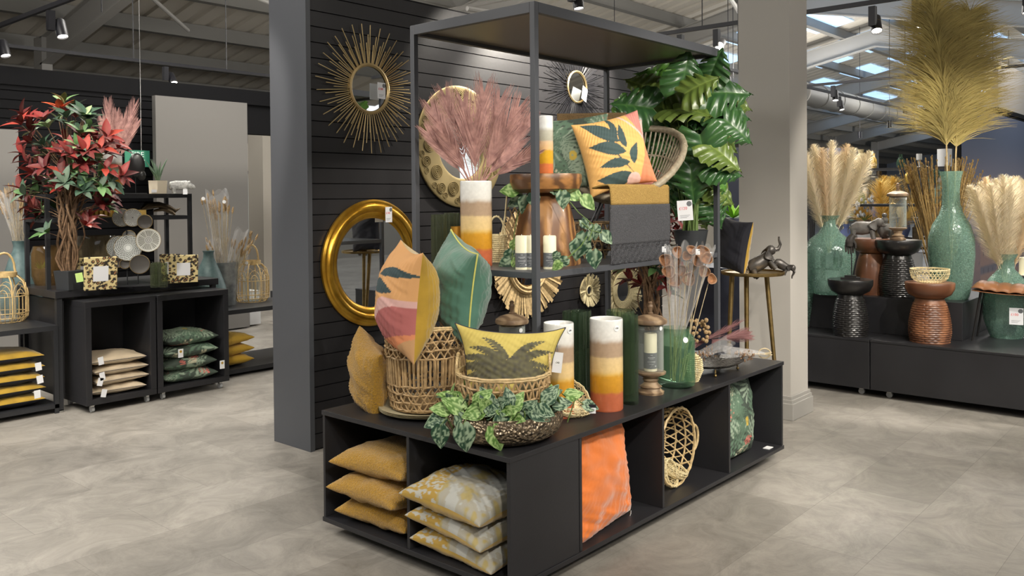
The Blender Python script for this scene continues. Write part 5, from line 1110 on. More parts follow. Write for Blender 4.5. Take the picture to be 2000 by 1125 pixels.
# cane lanterns
def cane_lantern(loc, r, H, label, rot=0):
    t = thing('cane_lantern', label, 'lantern', loc, (0, 0, rot)); g = G()
    pr = [(r*.78, 0), (r*.97, H*.1), (r, H*.2), (r, H*.62), (r*.85, H*.85), (r*.5, H)]
    for i in range(30): a = 2*pi*i/30; g.tube([(prof_r(pr, z)*cos(a), prof_r(pr, z)*sin(a), z) for z in (.0, H*.1, H*.2, H*.55)], .0026, 5)
    for i in range(8): a = 2*pi*i/8; g.tube([(prof_r(pr, z)*cos(a), prof_r(pr, z)*sin(a), z) for z in (0, H*.1, H*.2, H*.62, H*.85, H*.97)], .006, 6)
    for i in range(8):
        for wd, hh in ((.36, .26), (.2, .15)):
            a0 = 2*pi*(i+.5)/8; g.tube([((prof_r(pr, H*.55+H*hh*sin(t_)))*cos(a0-wd*cos(t_)), (prof_r(pr, H*.55+H*hh*sin(t_)))*sin(a0-wd*cos(t_)), H*.55+H*hh*sin(t_)) for t_ in [pi*q_/8 for q_ in range(9)]], .0028, 5)
    weave(g, pr, 0, 0, (.004, H*.1, H*.2, H*.55), rr=.0035); g.build('cane_cage', 'lantern_cane', t)
    g = G(); g.lathe([(r*.52, H*.94), (r*.54, H*.95), (r*.54, H*1.05), (r*.5, H*1.05), (r*.5, H*.95)], 30); g.build('top_ring', 'lantern_cane', t)
    g = G(); g.tube([(-r*.5, 0, H)]+[(-r*.45*cos(t_), 0, H*1.12+r*.75*sin(t_)) for t_ in [pi*q_/10 for q_ in range(11)]]+[(r*.5, 0, H)], .009, 8); g.build('handle', 'lantern_cane', t)
    g = G(); g.lathe([(0, .01), (r*.5, .01), (r*.5, H*.75), (r*.49, H*.75), (r*.49, .015)], 24); g.build('glass_cylinder', 'glass', t)
    a = FA-.2; dotsticker(t, (r*.56*cos(a-rot), r*.56*sin(a-rot), H), (0, 0, a+pi/2-rot), .018, None); return t
q, r, k = stand(492, 592, bz, 66); cane_lantern(q, r, 76*k, 'round cane lantern with arched handle on the low bench beside the black wall end')
q, r, k = stand(10, 633, .672, 82); cane_lantern(q, r, 92*k, 'round cane lantern with tall handle cut by the left edge of the picture')
# zinc bucket, marbled vases, bouquets
q, r, k = stand(440, 598, bz, 46); Q = q; t = thing('zinc_bucket', 'tall galvanised bucket holding wrapped dried stems on the low bench', 'bucket', q); H = 84*k
g = G(); g.lathe([(0, 0), (r*.86, 0), (r*.88, .01), (r*1.12, H*.93), (r*1.14, H*.94), (r*1.16, H), (r*1.12, H), (r*1.08, H*.9), (r*.84, .02), (0, .02)], 48); g.build('bucket_body', 'zinc', t)
def stalks(name, label, P, pts, m, tipm, seed, wrap=True, r1=.06, b=(0, 0), cnt=4, hl=.05):
    P = V(P); t = thing(name, label, 'dried bouquet', P); rnd = random.Random(seed); D_ = dep(P)
    g = G(); h = G()
    for px, py in pts:
        for c in range(cnt):
            T_ = at(px+rnd.gauss(0, 6), py+rnd.gauss(0, 6), D_+rnd.gauss(0, .04))-P; B_ = V((rnd.gauss(0, .02)+b[0], rnd.gauss(0, .02)+b[1], 0)); g.tube([B_, B_.lerp(T_, .6), T_], .002, 4)
            ax = (T_-B_).normalized(); w_ = rnd.uniform(.007, .011)
            h.tube([T_-ax*hl, T_-ax*hl*.5, T_, T_+ax*hl*.35], [w_*.5, w_, w_*.8, w_*.2], 6)
            for z in range(5): h.ball(T_-ax*(hl*.2*z)+V((rnd.gauss(0, .004),)*3), w_*.75, seg=6)
    g.build('stems', m, t); h.build('seed_heads', tipm, t)['kind'] = 'stuff'
    return t
QB = V((Q.x, Q.y, bz+.02))
for i, (pts, lab) in enumerate(((((405, 388), (420, 395), (437, 392), (412, 405), (445, 405), (425, 415)), 'tall wrapped bunch of dried seed heads rising from the zinc bucket'), (((404, 478), (415, 490), (425, 500)), 'wrapped bunch of dried stalks leaning left in the zinc bucket'), (((452, 472), (470, 475), (488, 462), (478, 490)), 'wrapped bunch of dried stalks leaning right in the zinc bucket'))):
    t = stalks('dried_bouquet', lab, QB+V((.02*(i-1), 0, 0)), pts, 'stem_dry', 'dried', i+3, cnt=7); cx = sum(p_[0] for p_ in pts)/len(pts); cy = min(p_[1] for p_ in pts)
    cello_wrap(t, (0, 0, .25), at(cx, cy-12, dep(QB))-t.location, .05, .13 if i == 0 else .10, i+2)
    if i == 0: dotsticker(t, at(397, 388, dep(QB)-.15)-t.location, (0, 0, facecam(QB)), .017, None); dotsticker(t, at(438, 394, dep(QB)-.15)-t.location, (0, 0, facecam(QB)), .017, None)
q = at(408, 560, 8.2); g = G(); g.lathe([(0, 0), (.14, 0), (.17, .06), (.155, .2), (.10, .36), (.05, .47), (.045, .52), (.055, .54)], 36); q.z = bz; tag(g.build('marbled_vase', 'vase_blue', loc=(q.x, q.y, bz-.0)), 'dark teal bottle vase standing behind the zinc bucket', 'vase')
q, r, k = stand(45, 612, .672, 110); q = at(40, 560, 7.25); g = G(); r = 38*7.25/FPX; H = at(40, 470, 7.25).z-.672; g.lathe([(0, 0), (r*.8, 0), (r, H*.12), (r*.98, H*.25), (r*.8, H*.5), (r*.52, H*.75), (r*.33, H*.87), (r*.30, H*.93), (r*.36, H), (r*.3, H), (r*.24, H*.9), (0, H*.85)], 40)
VV = V((q.x, q.y, .672)); tag(g.build('marbled_vase', 'vase_blue', loc=VV), 'big slate blue marbled bottle vase behind the cane lantern at far left', 'vase')
t = stalks('dried_bouquet', 'wrapped bunch of twisted dried pods in the blue marbled vase at far left', VV+V((0, 0, H*.9)), ((8, 375), (20, 365), (32, 372), (5, 400), (25, 390), (40, 385), (45, 400), (15, 410)), 'stem_dry', 'dried', 9, cnt=4, hl=.07); cello_wrap(t, (0, 0, .05), at(20, 370, 7.25)-t.location, .05, .14, 4)
# ---------------------------------------------------------------- red and green leaved tree
def leaf(g, base, d, nrm, L_, wd, col, col2, n=6, droop=.25):
    d = V(d).normalized(); sd = d.cross(V(nrm)); sd = sd.normalized() if sd.length > 1e-4 else V((1, 0, 0)); nn = sd.cross(d).normalized(); vs = []; cs = []
    for j in range(n+1):
        t = j/n; w_ = wd/2*sin(pi*min(1, t*.97+.03)**.85)**.9; c = V(base)+d*(t*L_)-nn*(droop*L_*t*t)
        for s in (-1, 0, 1): vs.append(c+sd*(s*w_)+nn*(abs(s)*w_*.35)); cs.append(col2 if s == 0 else lerp(col, col2, .25*(j % 2)))
    g.add(vs, [(j*3+i, j*3+i+1, j*3+i+4, j*3+i+3) for j in range(n) for i in (0, 1)], cs)
CP = V((.272, 4.79, .93)); t = thing('red_leaf_tree', 'artificial tree with red and green leaves and twisted vine trunk in a square black pot', 'plant', CP); dc = dep(CP); kc = dc/FPX
rnd = random.Random(12); g = G(); g.add(*(lambda a, b, h: ([(-a, -a, 0), (a, -a, 0), (a, a, 0), (-a, a, 0), (-b, -b, h), (b, -b, h), (b, b, h), (-b, b, h)], [(3, 2, 1, 0), (0, 1, 5, 4), (1, 2, 6, 5), (2, 3, 7, 6), (3, 0, 4, 7), (4, 5, 6, 7)]))(.068, .082, .15)); g.build('pot', 'pot_black', t, False, rot=(0, 0, .3), bevel=.002)
g = G(); g.box(-.025, -.001, -.035, .025, .001, .035); g.build('plant_tag', 'lime_tag', t, False, at(155, 542, dc-.12)-CP, (0, -.15, facecam(CP)))
ztop = at(145, 345, dc).z-CP.z
for i in range(26):
    a0 = rnd.uniform(0, 6.28); r0 = rnd.uniform(.02, .075); tw = rnd.choice((-1, 1))*rnd.uniform(1.5, 4); g = G(); pts = []
    for k_ in range(14):
        s = k_/13; rr = r0*(1+.5*sin(s*9+i))*(1 if s > .15 else .6+s*2.6); a = a0+tw*s; pts.append((rr*cos(a)+.04*s*(1 if i % 2 else -.2), rr*sin(a), .13+(ztop-.13)*s))
    g.tube(pts, rnd.uniform(.006, .011), 6); g.build('vine_stem', 'twig', t)
RED = ((.16, .008, .015), (.23, .012, .016), (.36, .03, .02), (.09, .006, .014), (.13, .008, .012)); GRN = ((.07, .16, .05), (.16, .30, .12), (.30, .42, .2), (.03, .08, .05), (.09, .14, .10))
cl = []
for px, py, c in ((125, 200, 1), (118, 215, 2), (45, 225, 0), (60, 240, 0), (148, 230, 0), (165, 235, 3), (65, 258, 1), (95, 250, 1), (135, 250, 1), (175, 250, 1), (60, 280, 0), (100, 290, 1), (85, 285, 3), (130, 275, 0), (160, 270, 0), (195, 290, 0), (215, 280, 0), (230, 290, 0), (145, 300, 3), (75, 305, 0), (55, 318, 0), (90, 330, 0), (110, 310, 3),
                  (130, 330, 0), (170, 325, 1), (190, 315, 1), (150, 345, 0), (65, 340, 0), (100, 350, 1), (215, 355, 1), (195, 345, 1), (235, 345, 0), (180, 370, 1), (205, 375, 0), (50, 380, 1), (75, 375, 1), (100, 375, 1), (60, 400, 0), (80, 410, 0), (75, 428, 0), (105, 395, 1), (175, 385, 1), (190, 400, 0), (175, 425, 0), (165, 440, 0), (95, 455, 1),
                  (120, 370, 0), (150, 380, 3), (115, 235, 1), (140, 215, 1), (205, 330, 0), (45, 300, 0), (120, 300, 0), (155, 290, 1), (170, 300, 0), (80, 355, 3), (130, 230, 3))+tuple((rnd.gauss(138, 48), rnd.uniform(225, 420), rnd.choice((0, 0, 1, 3))) for _ in range(44)):
    P_ = at(px, py, dc+rnd.uniform(-.22, .22))-CP; cc = V((.01, 0, min(ztop-.02, max(.3, P_.z-.12)))); od = (P_-cc).normalized(); nl = rnd.choice((5, 6, 7)); pal = GRN if c == 1 else RED
    if c == 3: pal = GRN[3:] if rnd.random() < .5 else RED[3:]
    g = G(); g.tube([cc, cc.lerp(P_, .5)+V((0, 0, .03)), P_], [.004, .003, .002], 5); g.build('twig', 'twig', t)
    g = G()
    for i in range(nl):
        a = 2*pi*i/nl+rnd.uniform(-.2, .2); u_ = od.orthogonal().normalized(); w_ = od.cross(u_); dd = od*.75+(u_*cos(a)+w_*sin(a))*.9+V((0, 0, .1)); col = rnd.choice(pal); L_ = rnd.uniform(.105, .15)
        if px == 118: col = (.62, .09, .03)
        leaf(g, P_, dd, od*.6+V((0, 0, 1))-FW*.5, L_, L_*.42, col, lerp(col, (.5, .5, .3), .07))
    g.build('leaf_cluster', 'painted_leaf', t)
rt2 = dup(t, 'red leaved artificial tree standing behind the display, glimpsed under the shelf', (3.62, 1.62, .36), (0, 0, 2.2))
g = G(); g.box(-.16, -.16, 0, .16, .16, .358); tag(g.build('pedestal', 'dark_metal', loc=(3.62, 1.62, 0), smooth=False), 'black pedestal under the red leaved tree behind the display', 'pedestal')
# things on the riser: palm vase, gold flowers, mask stands, aloe, rhino
q = at(219, 380, 7.35); r = 19*7.35/FPX; zz = RT1; H = at(219, 300, 7.35).z-zz; V2 = V((q.x, q.y, zz)); ombre_vase(V2, r, H, 'banded vase on the riser frame holding pinkish palm leaves'); t = thing('palm_bouquet', 'coppery pink dried palm leaves behind the red leaved tree', 'dried palm leaves', V2)
for (px, py, L_) in ((212, 205, .13), (228, 222, .10), (262, 208, .13), (255, 225, .12), (200, 235, .10), (268, 240, .09), (240, 235, .1)):
    g = G(); tip = at(px, py, 7.35)-V2; palm_frond(g, (tip.x*.1, tip.y*.1, H*.6), tip, V((0, 0, .05)), L_, 30, .006, -FW+RT*rnd.uniform(-.3, .3)); g.build('palm_leaf', 'palm_pink', t)
t = thing('gold_flower_spray', 'golden dried flower heads between the red leaved tree and the palm vase', 'dried flowers', V2+V((-.12, .05, 0))); g = G(); g2 = G()
for i in range(70): p = at(rnd.uniform(175, 205), rnd.uniform(255, 320), 7.3+rnd.uniform(-.06, .06))-t.location; g.ball(p, rnd.uniform(.008, .016), seg=6); 
for i in range(8): p = at(rnd.uniform(180, 200), rnd.uniform(260, 320), 7.3)-t.location; g2.tube([(0, 0, 0), p], .002, 4)
g.build('flower_heads', 'dried', t)['kind'] = 'stuff'; g2.build('stems', 'stem_dry', t)
for i, (px, py, rr) in enumerate(((266, 325, .075), (254, 338, .045), (273, 340, .045))):
    pass
q = at(265, 380, 7.4); t = thing('disc_sculpture', 'black metal sculpture of three oval discs on a thin stand on the riser', 'sculpture', (q.x, q.y, RT1), (0, 0, facecam(q)))
g = G(); g.box(-.09, -.03, 0, .09, .03, .008); g.build('base', 'dark_metal', t, False); g = G(); g.tube([(0, 0, 0), (0, 0, .26)], .004, 6); g.build('rod', 'dark_metal', t)
for x, z, rx_, rz_ in ((.012, .245, .066, .105), (-.055, .17, .035, .045), (.05, .16, .032, .045)): g = G(); g.ball((x, -.01, z), rx_, .012, rz_, 20); g.build('disc', 'wood_black', t)
q = at(309, 383, 7.3); t = thing('aloe_plant', 'small aloe in a cream tapered pot on the riser frame', 'plant', (q.x, q.y, RT1)); rr = 19*7.3/FPX
g = G(); g.lathe([(0, 0), (rr*.95, 0), (rr*1.02, .11), (rr*.9, .11), (0, .1)], 6); g.build('pot', 'ceramic_cream', t, False); ticket(t, V((0, 0, .02))-FW*rr*1.02, (0, 0, facecam(q)), None, .04, .025, False)
g = G()
for i in range(16): a = rnd.uniform(0, 6.28); o_ = rnd.uniform(.03, .10); h_ = rnd.uniform(.08, .21); g.tube([(0, 0, .1), (o_*.5*cos(a), o_*.5*sin(a), .1+h_*.6), (o_*cos(a), o_*sin(a), .1+h_)], [.011, .008, .001], 6)
g.build('leaves', 'aloe', t)
q = at(353, 383, 7.4)
def rhino(loc, rot):
    t = thing('animal_figurine', 'white mottled bear figurine with swing tag on the right end of the riser', 'ornament', loc, rot); g = G()
    pr_ = [(-.095, .06, .01), (-.085, .065, .035), (-.04, .07, .042), (.01, .07, .040), (.045, .075, .038), (.07, .07, .03), (.09, .062, .024), (.11, .055, .018), (.118, .052, .008)]; K = 14; vs = []
    for x, zc_, r_ in pr_:
        for i in range(K): a = 2*pi*i/K; vs.append((x, r_*.75*cos(a), zc_+r_*sin(a)))
    g.add(vs, [(j*K+i, j*K+(i+1) % K, (j+1)*K+(i+1) % K, (j+1)*K+i) for j in range(len(pr_)-1) for i in range(K)])
    for x in (-.06, .035):
        for y in (-.02, .02): g.tube([(x, y, .05), (x+.005, y, .02), (x+.008, y, 0)], [.02, .014, .015], 10)
    for y in (-.018, .018): g.ball((.07, y, .1), .010, seg=8)
    g.build('body', mat('speckled_white', (.62, .62, .6), .6, var=.6, vscale=60), t); ticket(t, (.03, -.06, .015), (0, 0, 0), None, .035, .045, False); return t
rhino((q.x, q.y, RT1), (0, 0, facecam(q)+.1))
# on the rail: driftwood horn ornament, gold tray, patterned plates on stands
q = ony(315, 421, 5.12); t = thing('driftwood_bowl', 'twisted dark driftwood bowl lying on the riser rail', 'ornament', (q.x, q.y, RR)); o_ = lambda px, py: ony(px, py, 5.12)-t.location
g = G(); g.tube([o_(275, 410), o_(285, 402), o_(310, 400), o_(330, 405), o_(342, 412), o_(352, 407)], [.012, .035, .028, .022, .018, .003], 10); g.tube([o_(300, 412), o_(318, 408), o_(335, 414), o_(342, 419)], [.01, .02, .02, .01], 8); g.build('wood_body', 'dark_bronze', t)
q = at(215, 420, 7.2); t = thing('gold_ribbed_tray', 'gold ribbed long dish lying on the riser rail', 'tray', (q.x, q.y, RR), (0, 0, facecam(q))); g = G()
for i in range(14): x = -.22+.035*i; g.box(x, -.06, .01, x+.02, .05, .06, Matrix.Rotation(.0, 4, 'Y') @ Matrix.Shear('XZ', 4, (.5, 0)))
g.build('ribs', 'gold_bright', t, False); g = G(); g.box(-.23, -.06, 0, .27, .05, .012); g.build('dish', 'gold_bright', t, False)
def P_plate(kind):
    def f(a, r):
        if kind == 0: # chevrons
            k_ = (a/(2*pi)*6) % 1; v_ = (r*5.5+abs(k_-.5)*5) % 1; return (.05, .04, .035) if v_ < .42 or r < .05 else (.46, .47, .45)
        if kind == 1:
            v_ = (a/(2*pi)*32) % 1; 
            if r < .3: return (.2, .2, .19) if (r*16) % 1 < .5 else (.5, .5, .47)
            return (.16, .16, .14) if v_ < .42 and r < .86 else (.46, .46, .42)
        k_ = (a/(2*pi)*4+r*.5) % 1; v_ = (r*4.5+k_*4) % 1
        if r < .30: return (.38, .4, .39) if .2 < r < .26 else (.62, .64, .62)
        return (.07, .07, .065) if v_ < .36 else (.46, .48, .46)
    return f
def discplate(parent, c, R, kind, m='painted', dark=None):
    g = G(); N_ = 96; vs = []; cs = []; fn = P_plate(kind)
    for j in range(25):
        r_ = R*j/24
        for i in range(N_): a = 2*pi*i/N_; vs.append((c[0]+r_*cos(a), c[1]-.012*(j/24)**3, c[2]+r_*sin(a))); cs.append(dark or fn(a, j/24))
    g.add(vs, [(j*N_+i, (j+1)*N_+i, (j+1)*N_+(i+1) % N_, j*N_+(i+1) % N_) for j in range(24) for i in range(N_)], cs); g.build('plate', m, parent, solid=.006)
    g = G(); g.tube([(c[0]+R*cos(2*pi*i/40), c[1]-.012, c[2]+R*sin(2*pi*i/40)) for i in range(40)], .003, 5, True); g.build('plate_rim', 'brass', parent)
q = at(270, 555, 6.95); t = thing('plate_sculpture', 'cluster of round patterned plates and dark dishes standing on the long table', 'sculpture', (q.x, q.y, TZ), (0, 0, facecam(q))); O_ = V(t.location); inv = Matrix.Rotation(-t.rotation_euler.z, 3, 'Z')
for i, (px, py, R, kd, dk) in enumerate(((238, 425, 17, 0, None), (259, 425, 17, 0, None), (283, 433, 13.5, 0, (.05, .045, .04)), (252, 462, 12, 1, (.2, .2, .19)), (232, 483, 22, 2, None), (250, 484, 25, 2, None), (290, 469, 22.5, 1, None), (244, 515, 9.5, 0, (.06, .055, .05)), (273, 516, 18, 0, (.055, .05, .045)), (231, 514, 8, 0, (.07, .06, .055)))):
    dd = 6.9 if i in (1, 2, 5, 6, 8, 7) else 6.96; P_ = at(px, py, dd); l_ = inv @ (P_-O_); discplate(t, l_, R*dd/FPX, kd, 'painted', dk)
g = G(); g.box(-.2, -.03, 0, .12, .05, .012); g.tube([(-.08, .03, 0), (-.08, .03, .45)], .005, 6); g.tube([(0.0, .03, 0), (0.0, .03, .3)], .005, 6); g.build('stand', 'dark_metal', t, False)
# leopard photo frames
def P_leo(x, y):
    v, p = noise.voronoi(V((x*38, y*38, .3)))[:2]; d1, d2 = v[0], v[1]; n = ns(x, y, 1, 60)
    if d1 < .22: return (.42, .20, .08)
    if d1 < .50+.14*n: return (.025, .02, .015)
    return (.66, .54, .27)
def leoframe(label, px, py, d_, w_, h_, head, lean=-.18):
    P_ = onz(px, py, TZ+.003); t = thing('photo_frame', label, 'photo frame', (P_.x, P_.y, TZ), (lean*-1, 0, facecam(P_)+head)); g = G(); nb = 46
    def fn(u, v_): return V(((u-.5)*w_, 0, v_*h_))
    g.grid(fn, nb, nb, lambda u, v_: P_leo((u-.5)*w_+px, v_*h_)); g.build('frame_border', 'painted', t, solid=.018)
    g = G(); g.box(-w_*.23, -.012, h_*.27, w_*.23, -.0095, h_*.73); g.build('insert', 'paper', t, False); return t
leoframe('leopard print photo frame standing right of the square black pot', 196, 565, 6.62, .235, .26, .15); leoframe('leopard print photo frame overlapped by the one right of the square pot', 172, 560, 6.75, .16, .24, -.5)
leoframe('leopard print photo frame at the right end of the long table', 358, 551, 6.75, .23, .235, .1); leoframe('leopard print photo frame overlapped by the right end frame', 335, 548, 6.95, .17, .235, -.2)
for i, px in enumerate((303, 318, 306)): 
    q = at(px, 552, 6.85+.12*(i == 2)); glass_cyl((q.x, q.y, TZ), .035, .19, 'glass_smoke', ('ribbed smoky glass tumbler vase left of the right leopard frames', 'ribbed smoky glass tumbler vase touching the right leopard frames', 'ribbed smoky glass vase behind the pair on the long table')[i], wob=.05)
g = G(); q = at(100, 545, 7.15); g.lathe([(0, 0), (.12, 0), (.15, .08), (.15, .26), (.13, .32)], 30); tag(g.build('brown_glass_jar', glassmat('brown_glass', (.16, .10, .04), alpha=.5), loc=(q.x, q.y, TZ)), 'big brown glass jar behind the left post of the riser frame', 'jar')
g = G(); q = at(190, 545, 7.2); g.lathe([(0, 0), (.11, 0), (.14, .1), (.15, .36), (.14, .40)], 30); tag(g.build('tall_glass_jar', glassmat('bronze_glass', (.16, .13, .08), alpha=.55), loc=(q.x, q.y, TZ)), 'large bronze glass jar behind the vine trunk', 'jar')
g = G(); q = at(80, 550, 7.2); t = thing('grass_pot', 'grey stone pot of bright green grass between the riser posts', 'plant', (q.x, q.y, TZ)); g.lathe([(0, 0), (.05, 0), (.065, .13), (.055, .13), (0, .12)], 20); g.build('pot', 'zinc', t); g = G()
for i in range(40): a = rnd.uniform(0, 6.28); g.blade((0, 0, .12), (.06*cos(a), .06*sin(a), .12+rnd.uniform(.04, .1)), .008, V((cos(a+1), sin(a+1), .2)))
g.build('grass', 'lime_leaf', t)
# fire exit sign behind, far bedroom glimpse
sg = thing('fire_exit_sign', 'green hanging FIRE EXIT sign, half hidden behind the disc sculpture', 'sign', ony(276, 309, 7.6), (0, 0, 0)); g = G(); g.box(-.19, 0, -.10, .10, .012, .09); g.build('sign_board', 'sign_green', sg, False)
text('FIRE', .085, 'sign_print', 'sign_white', sg, (-.045, -.002, .04), (pi/2, 0, 0)); text('EXIT', .085, 'sign_print', 'sign_white', sg, (-.045, -.002, -.05), (pi/2, 0, 0)); g = G(); g.tube([(0, 0, .09), (0, 0, 4.6)], .004, 5); g.build('hanging_rod', 'chrome', sg)
g = G(); q = onz(520, 610, 0); g.box(3.9, 6.9, .25, 5.5, 7.6, .42); g.box(3.95, 6.95, 0, 4.0, 7.0, .25); g.box(5.4, 6.95, 0, 5.45, 7.0, .25); tag(g.build('low_bed_frame', 'dark_metal', smooth=False), 'low dark bed frame with metal feet seen beyond the bench', 'bed')
g = G(); g.box(3.4, 7.52, .02, 3.7, 7.9, .45); tag(g.build('white_cabinet', 'white', smooth=False), 'white cabinet front seen under the low bench', 'cabinet')
# ---------------------------------------------------------------- right hand plinths
def castor2(parent, x, y): castor(parent, x, y)
for y0, y1, lb in ((.155, 1.6, 'low black plinth on castors beside the grey pillar'), (-1.9, .148, 'low black plinth on castors under the brown carved stool')):
    t = thing('low_plinth', lb, 'display plinth', (4.52, y0, 0)); w_ = y1-y0
    g = G(); g.box(0, 0, .062, 1.6, w_, .442); g.build('body', 'black_laminate', t, False, bevel=.003); g = G(); g.box(-.004, 0, .442, 1.6, w_, .46); g.build('top_board', 'black_laminate', t, False, bevel=.002)
    for y in (.09, w_-.12): castor(t, .09, y); castor(t, 1.5, y)
g = G(); g.box(0, 0, 0, 1.1, 1.75, .30); tag(g.build('display_block', 'black_laminate', loc=(4.895, -.432, .46), smooth=False, bevel=.003), 'long black block standing on the low plinths, carrying the tall vase', 'display block')
def scale_stool(loc, rt, rb, H, m, label, smooth_=False):
    t = thing('carved_stool', label, 'stool', loc); dh = H*.27
    g = G(); g.lathe([(0, H-dh), (rt*.55, H-dh), (rt*.85, H-dh*.75), (rt*.98, H-dh*.4), (rt, H-.006), (rt*.98, H), (0, H)], 56); g.build('dish_seat', m, t)
    def rf(a, z):
        if smooth_: return 1
        row = z/H*27; c = a/(2*pi)*17+(.5 if int(row) % 2 else 0); return 1+.05*abs(sin(pi*c))**.3*min(1, (1-(row % 1))*1.6)*(1 if z < H-dh*1.25 else 0)-.02
    n = 120 if not smooth_ else 20; g = G(); pr = [(rb*(1-.30*(max(0, (i/n-.25)/.75))**2.0)*(.93+.07*min(1, i/n*5)), i/n*(H-dh)) for i in range(n+1)]
    g.lathe([(0, 0)]+pr, 160 if not smooth_ else 48, rf=rf); g.build('carved_foot', m, t, ang=60); return t
q, r, k = stand(1661, 660, .46, 66); S1 = q; scale_stool(q, 42*k, 33*k, 110*k, 'wood_black', 'black carved scale pattern stool on the low plinth carrying the hand sculpture'); H1 = .46+110*k
q, r, k = stand(1816, 673, .46, 76); S2 = q; scale_stool(q, 45*k, 38*k, 116*k, 'wood_red', 'brown carved scale pattern stool carrying the small bamboo basket'); H2 = .46+116*k
q, r, k = stand(1754, 582, .76, 68); S3 = q; scale_stool(q, 43*k, 34*k, 110*k, 'wood_black', 'black carved stool on the black block carrying the wooden glass lantern'); H3 = .76+110*k
q, r, k = stand(1703, 577, .76, 60); S4 = q+F_(.0) if 0 else q; scale_stool(q, 38*k, 32*k, 108*k, 'wood_red', 'smooth brown wooden stool behind the black one, carrying grey statues', True); H4 = .76+108*k
fine_basket((S2.x, S2.y, H2), 35*mpp(S2), .105*1.0, 'shallow woven bamboo bowl on the brown carved stool', n=30)
# hand on a stand
t = thing('hand_sculpture', 'dark metal hand pointing down on a rod stand on the black stool', 'sculpture', (S1.x, S1.y, H1), (0, 0, facecam(S1)))
g = G(); g.box(-.075, -.05, 0, .075, .05, .016); g.box(-.045, -.035, .016, .045, .035, .032); g.build('stand_base', 'wood_black', t, False); g = G(); g.tube([(.01, 0, .03), (.01, 0, .25)], .0045, 8); g.build('rod', 'dark_metal', t)
g = G(); zb_ = .235
g.tube([(.03, 0, zb_+.13), (.015, 0, zb_+.115), (.0, 0, zb_+.095), (-.005, 0, zb_+.06), (-.006, 0, zb_+.035)], [.022, .026, .034, .036, .03], 14)
for x, l_ in ((-.032, .062), (-.013, .078), (.006, .082), (.023, .070)): g.tube([(x, 0, zb_+.05), (x*1.05, -.004, zb_+.05-l_*.5), (x*1.0, .004, zb_+.05-l_)], [.0105, .0095, .006], 8)
g.tube([(.022, -.01, zb_+.085), (.040, -.018, zb_+.055), (.042, -.022, zb_+.02)], [.012, .0105, .007], 8); g.build('hand', 'elephant', t)
# statues and lantern
elephant('elephant_figurine', 'grey stone elephant figurine on the smooth brown stool', (S4.x-.04, S4.y+.05, H4), (0, 0, facecam(S4)), 1.5, 'statue', False)
t = thing('bird_figurine', 'grey stone rounded figurine beside the elephant on the smooth brown stool', 'ornament', (S4.x+.05, S4.y-.09, H4)); g = G(); g.ball((0, 0, .07), .065, .055, .075, 16); g.ball((0, 0, .155), .035, .03, .035, 12); g.ball((0, 0, .2), .022, seg=10); g.tube([(-.03, 0, .16), (-.05, 0, .12), (-.03, 0, .09)], .012, 8); g.build('body', 'statue', t)
def lantern2(loc, label): lantern(loc, .068, .26, label, True, .9, True, False)
lantern2((S3.x, S3.y, H3), 'empty wooden footed glass lantern on top of the black carved stool')
g = G(); q = at(1757, 350, dep(S3)); 
# crackle glass vases
def crackle(loc, pr, H, label, k):
    t = thing('crackle_glass_vase', label, 'vase', loc); g = G(); out = [(r_*k, z_*H) for z_, r_ in pr]; g.lathe([(0, 0)]+out+[(r_-.004, z_) for r_, z_ in out[::-1]]+[(0, .012)], 56); g.build('glass_body', 'glass_crackle', t); return t
q, r, k = stand(1620, 577, .76, 60); VL = q; HL = 153*k; crackle(q, ((0, 28), (.03, 31), (.25, 42), (.48, 49), (.60, 46), (.70, 36), (.78, 21), (.88, 12), (.94, 12), (1, 20)), HL, 'bulbous turquoise crackle glass vase with cream plumes beside the pillar', k)
q, r, k = stand(1858, 586, .76, 62); VT_ = q; HT = 248*k; crackle(q, ((0, 29), (.02, 32), (.15, 38), (.35, 42), (.48, 41), (.58, 34), (.66, 22), (.74, 16), (.85, 15), (.93, 17), (1, 21)), HT, 'tallest turquoise crackle glass bottle vase on the block, holding huge plumes', k)
q, r, k = stand(1966, 663, .46, 60); VR = q; HR = 163*k; crackle(q, ((0, 28), (.04, 31), (.2, 40), (.42, 45), (.60, 42), (.72, 28), (.82, 14), (.92, 13), (1, 20)), HR, 'turquoise crackle glass vase with cream plumes behind the leather stool', k)
q, r, k = stand(1566, 640, .46, 44); crackle(q, ((0, 14), (.3, 20), (.6, 24), (.85, 16), (1, 12)), 118*k, 'sliver of a turquoise crackle vase peeping out behind the grey pillar', k)
ticket(thing('price_card', 'white price card with red £100 leaning on the turquoise vase at right edge', 'price tag', at(1985, 618, dep(VR)-.28), (0, 0, facecam(VR))), (0, 0, 0), (0, 0, 0), '£100', .095, .13)
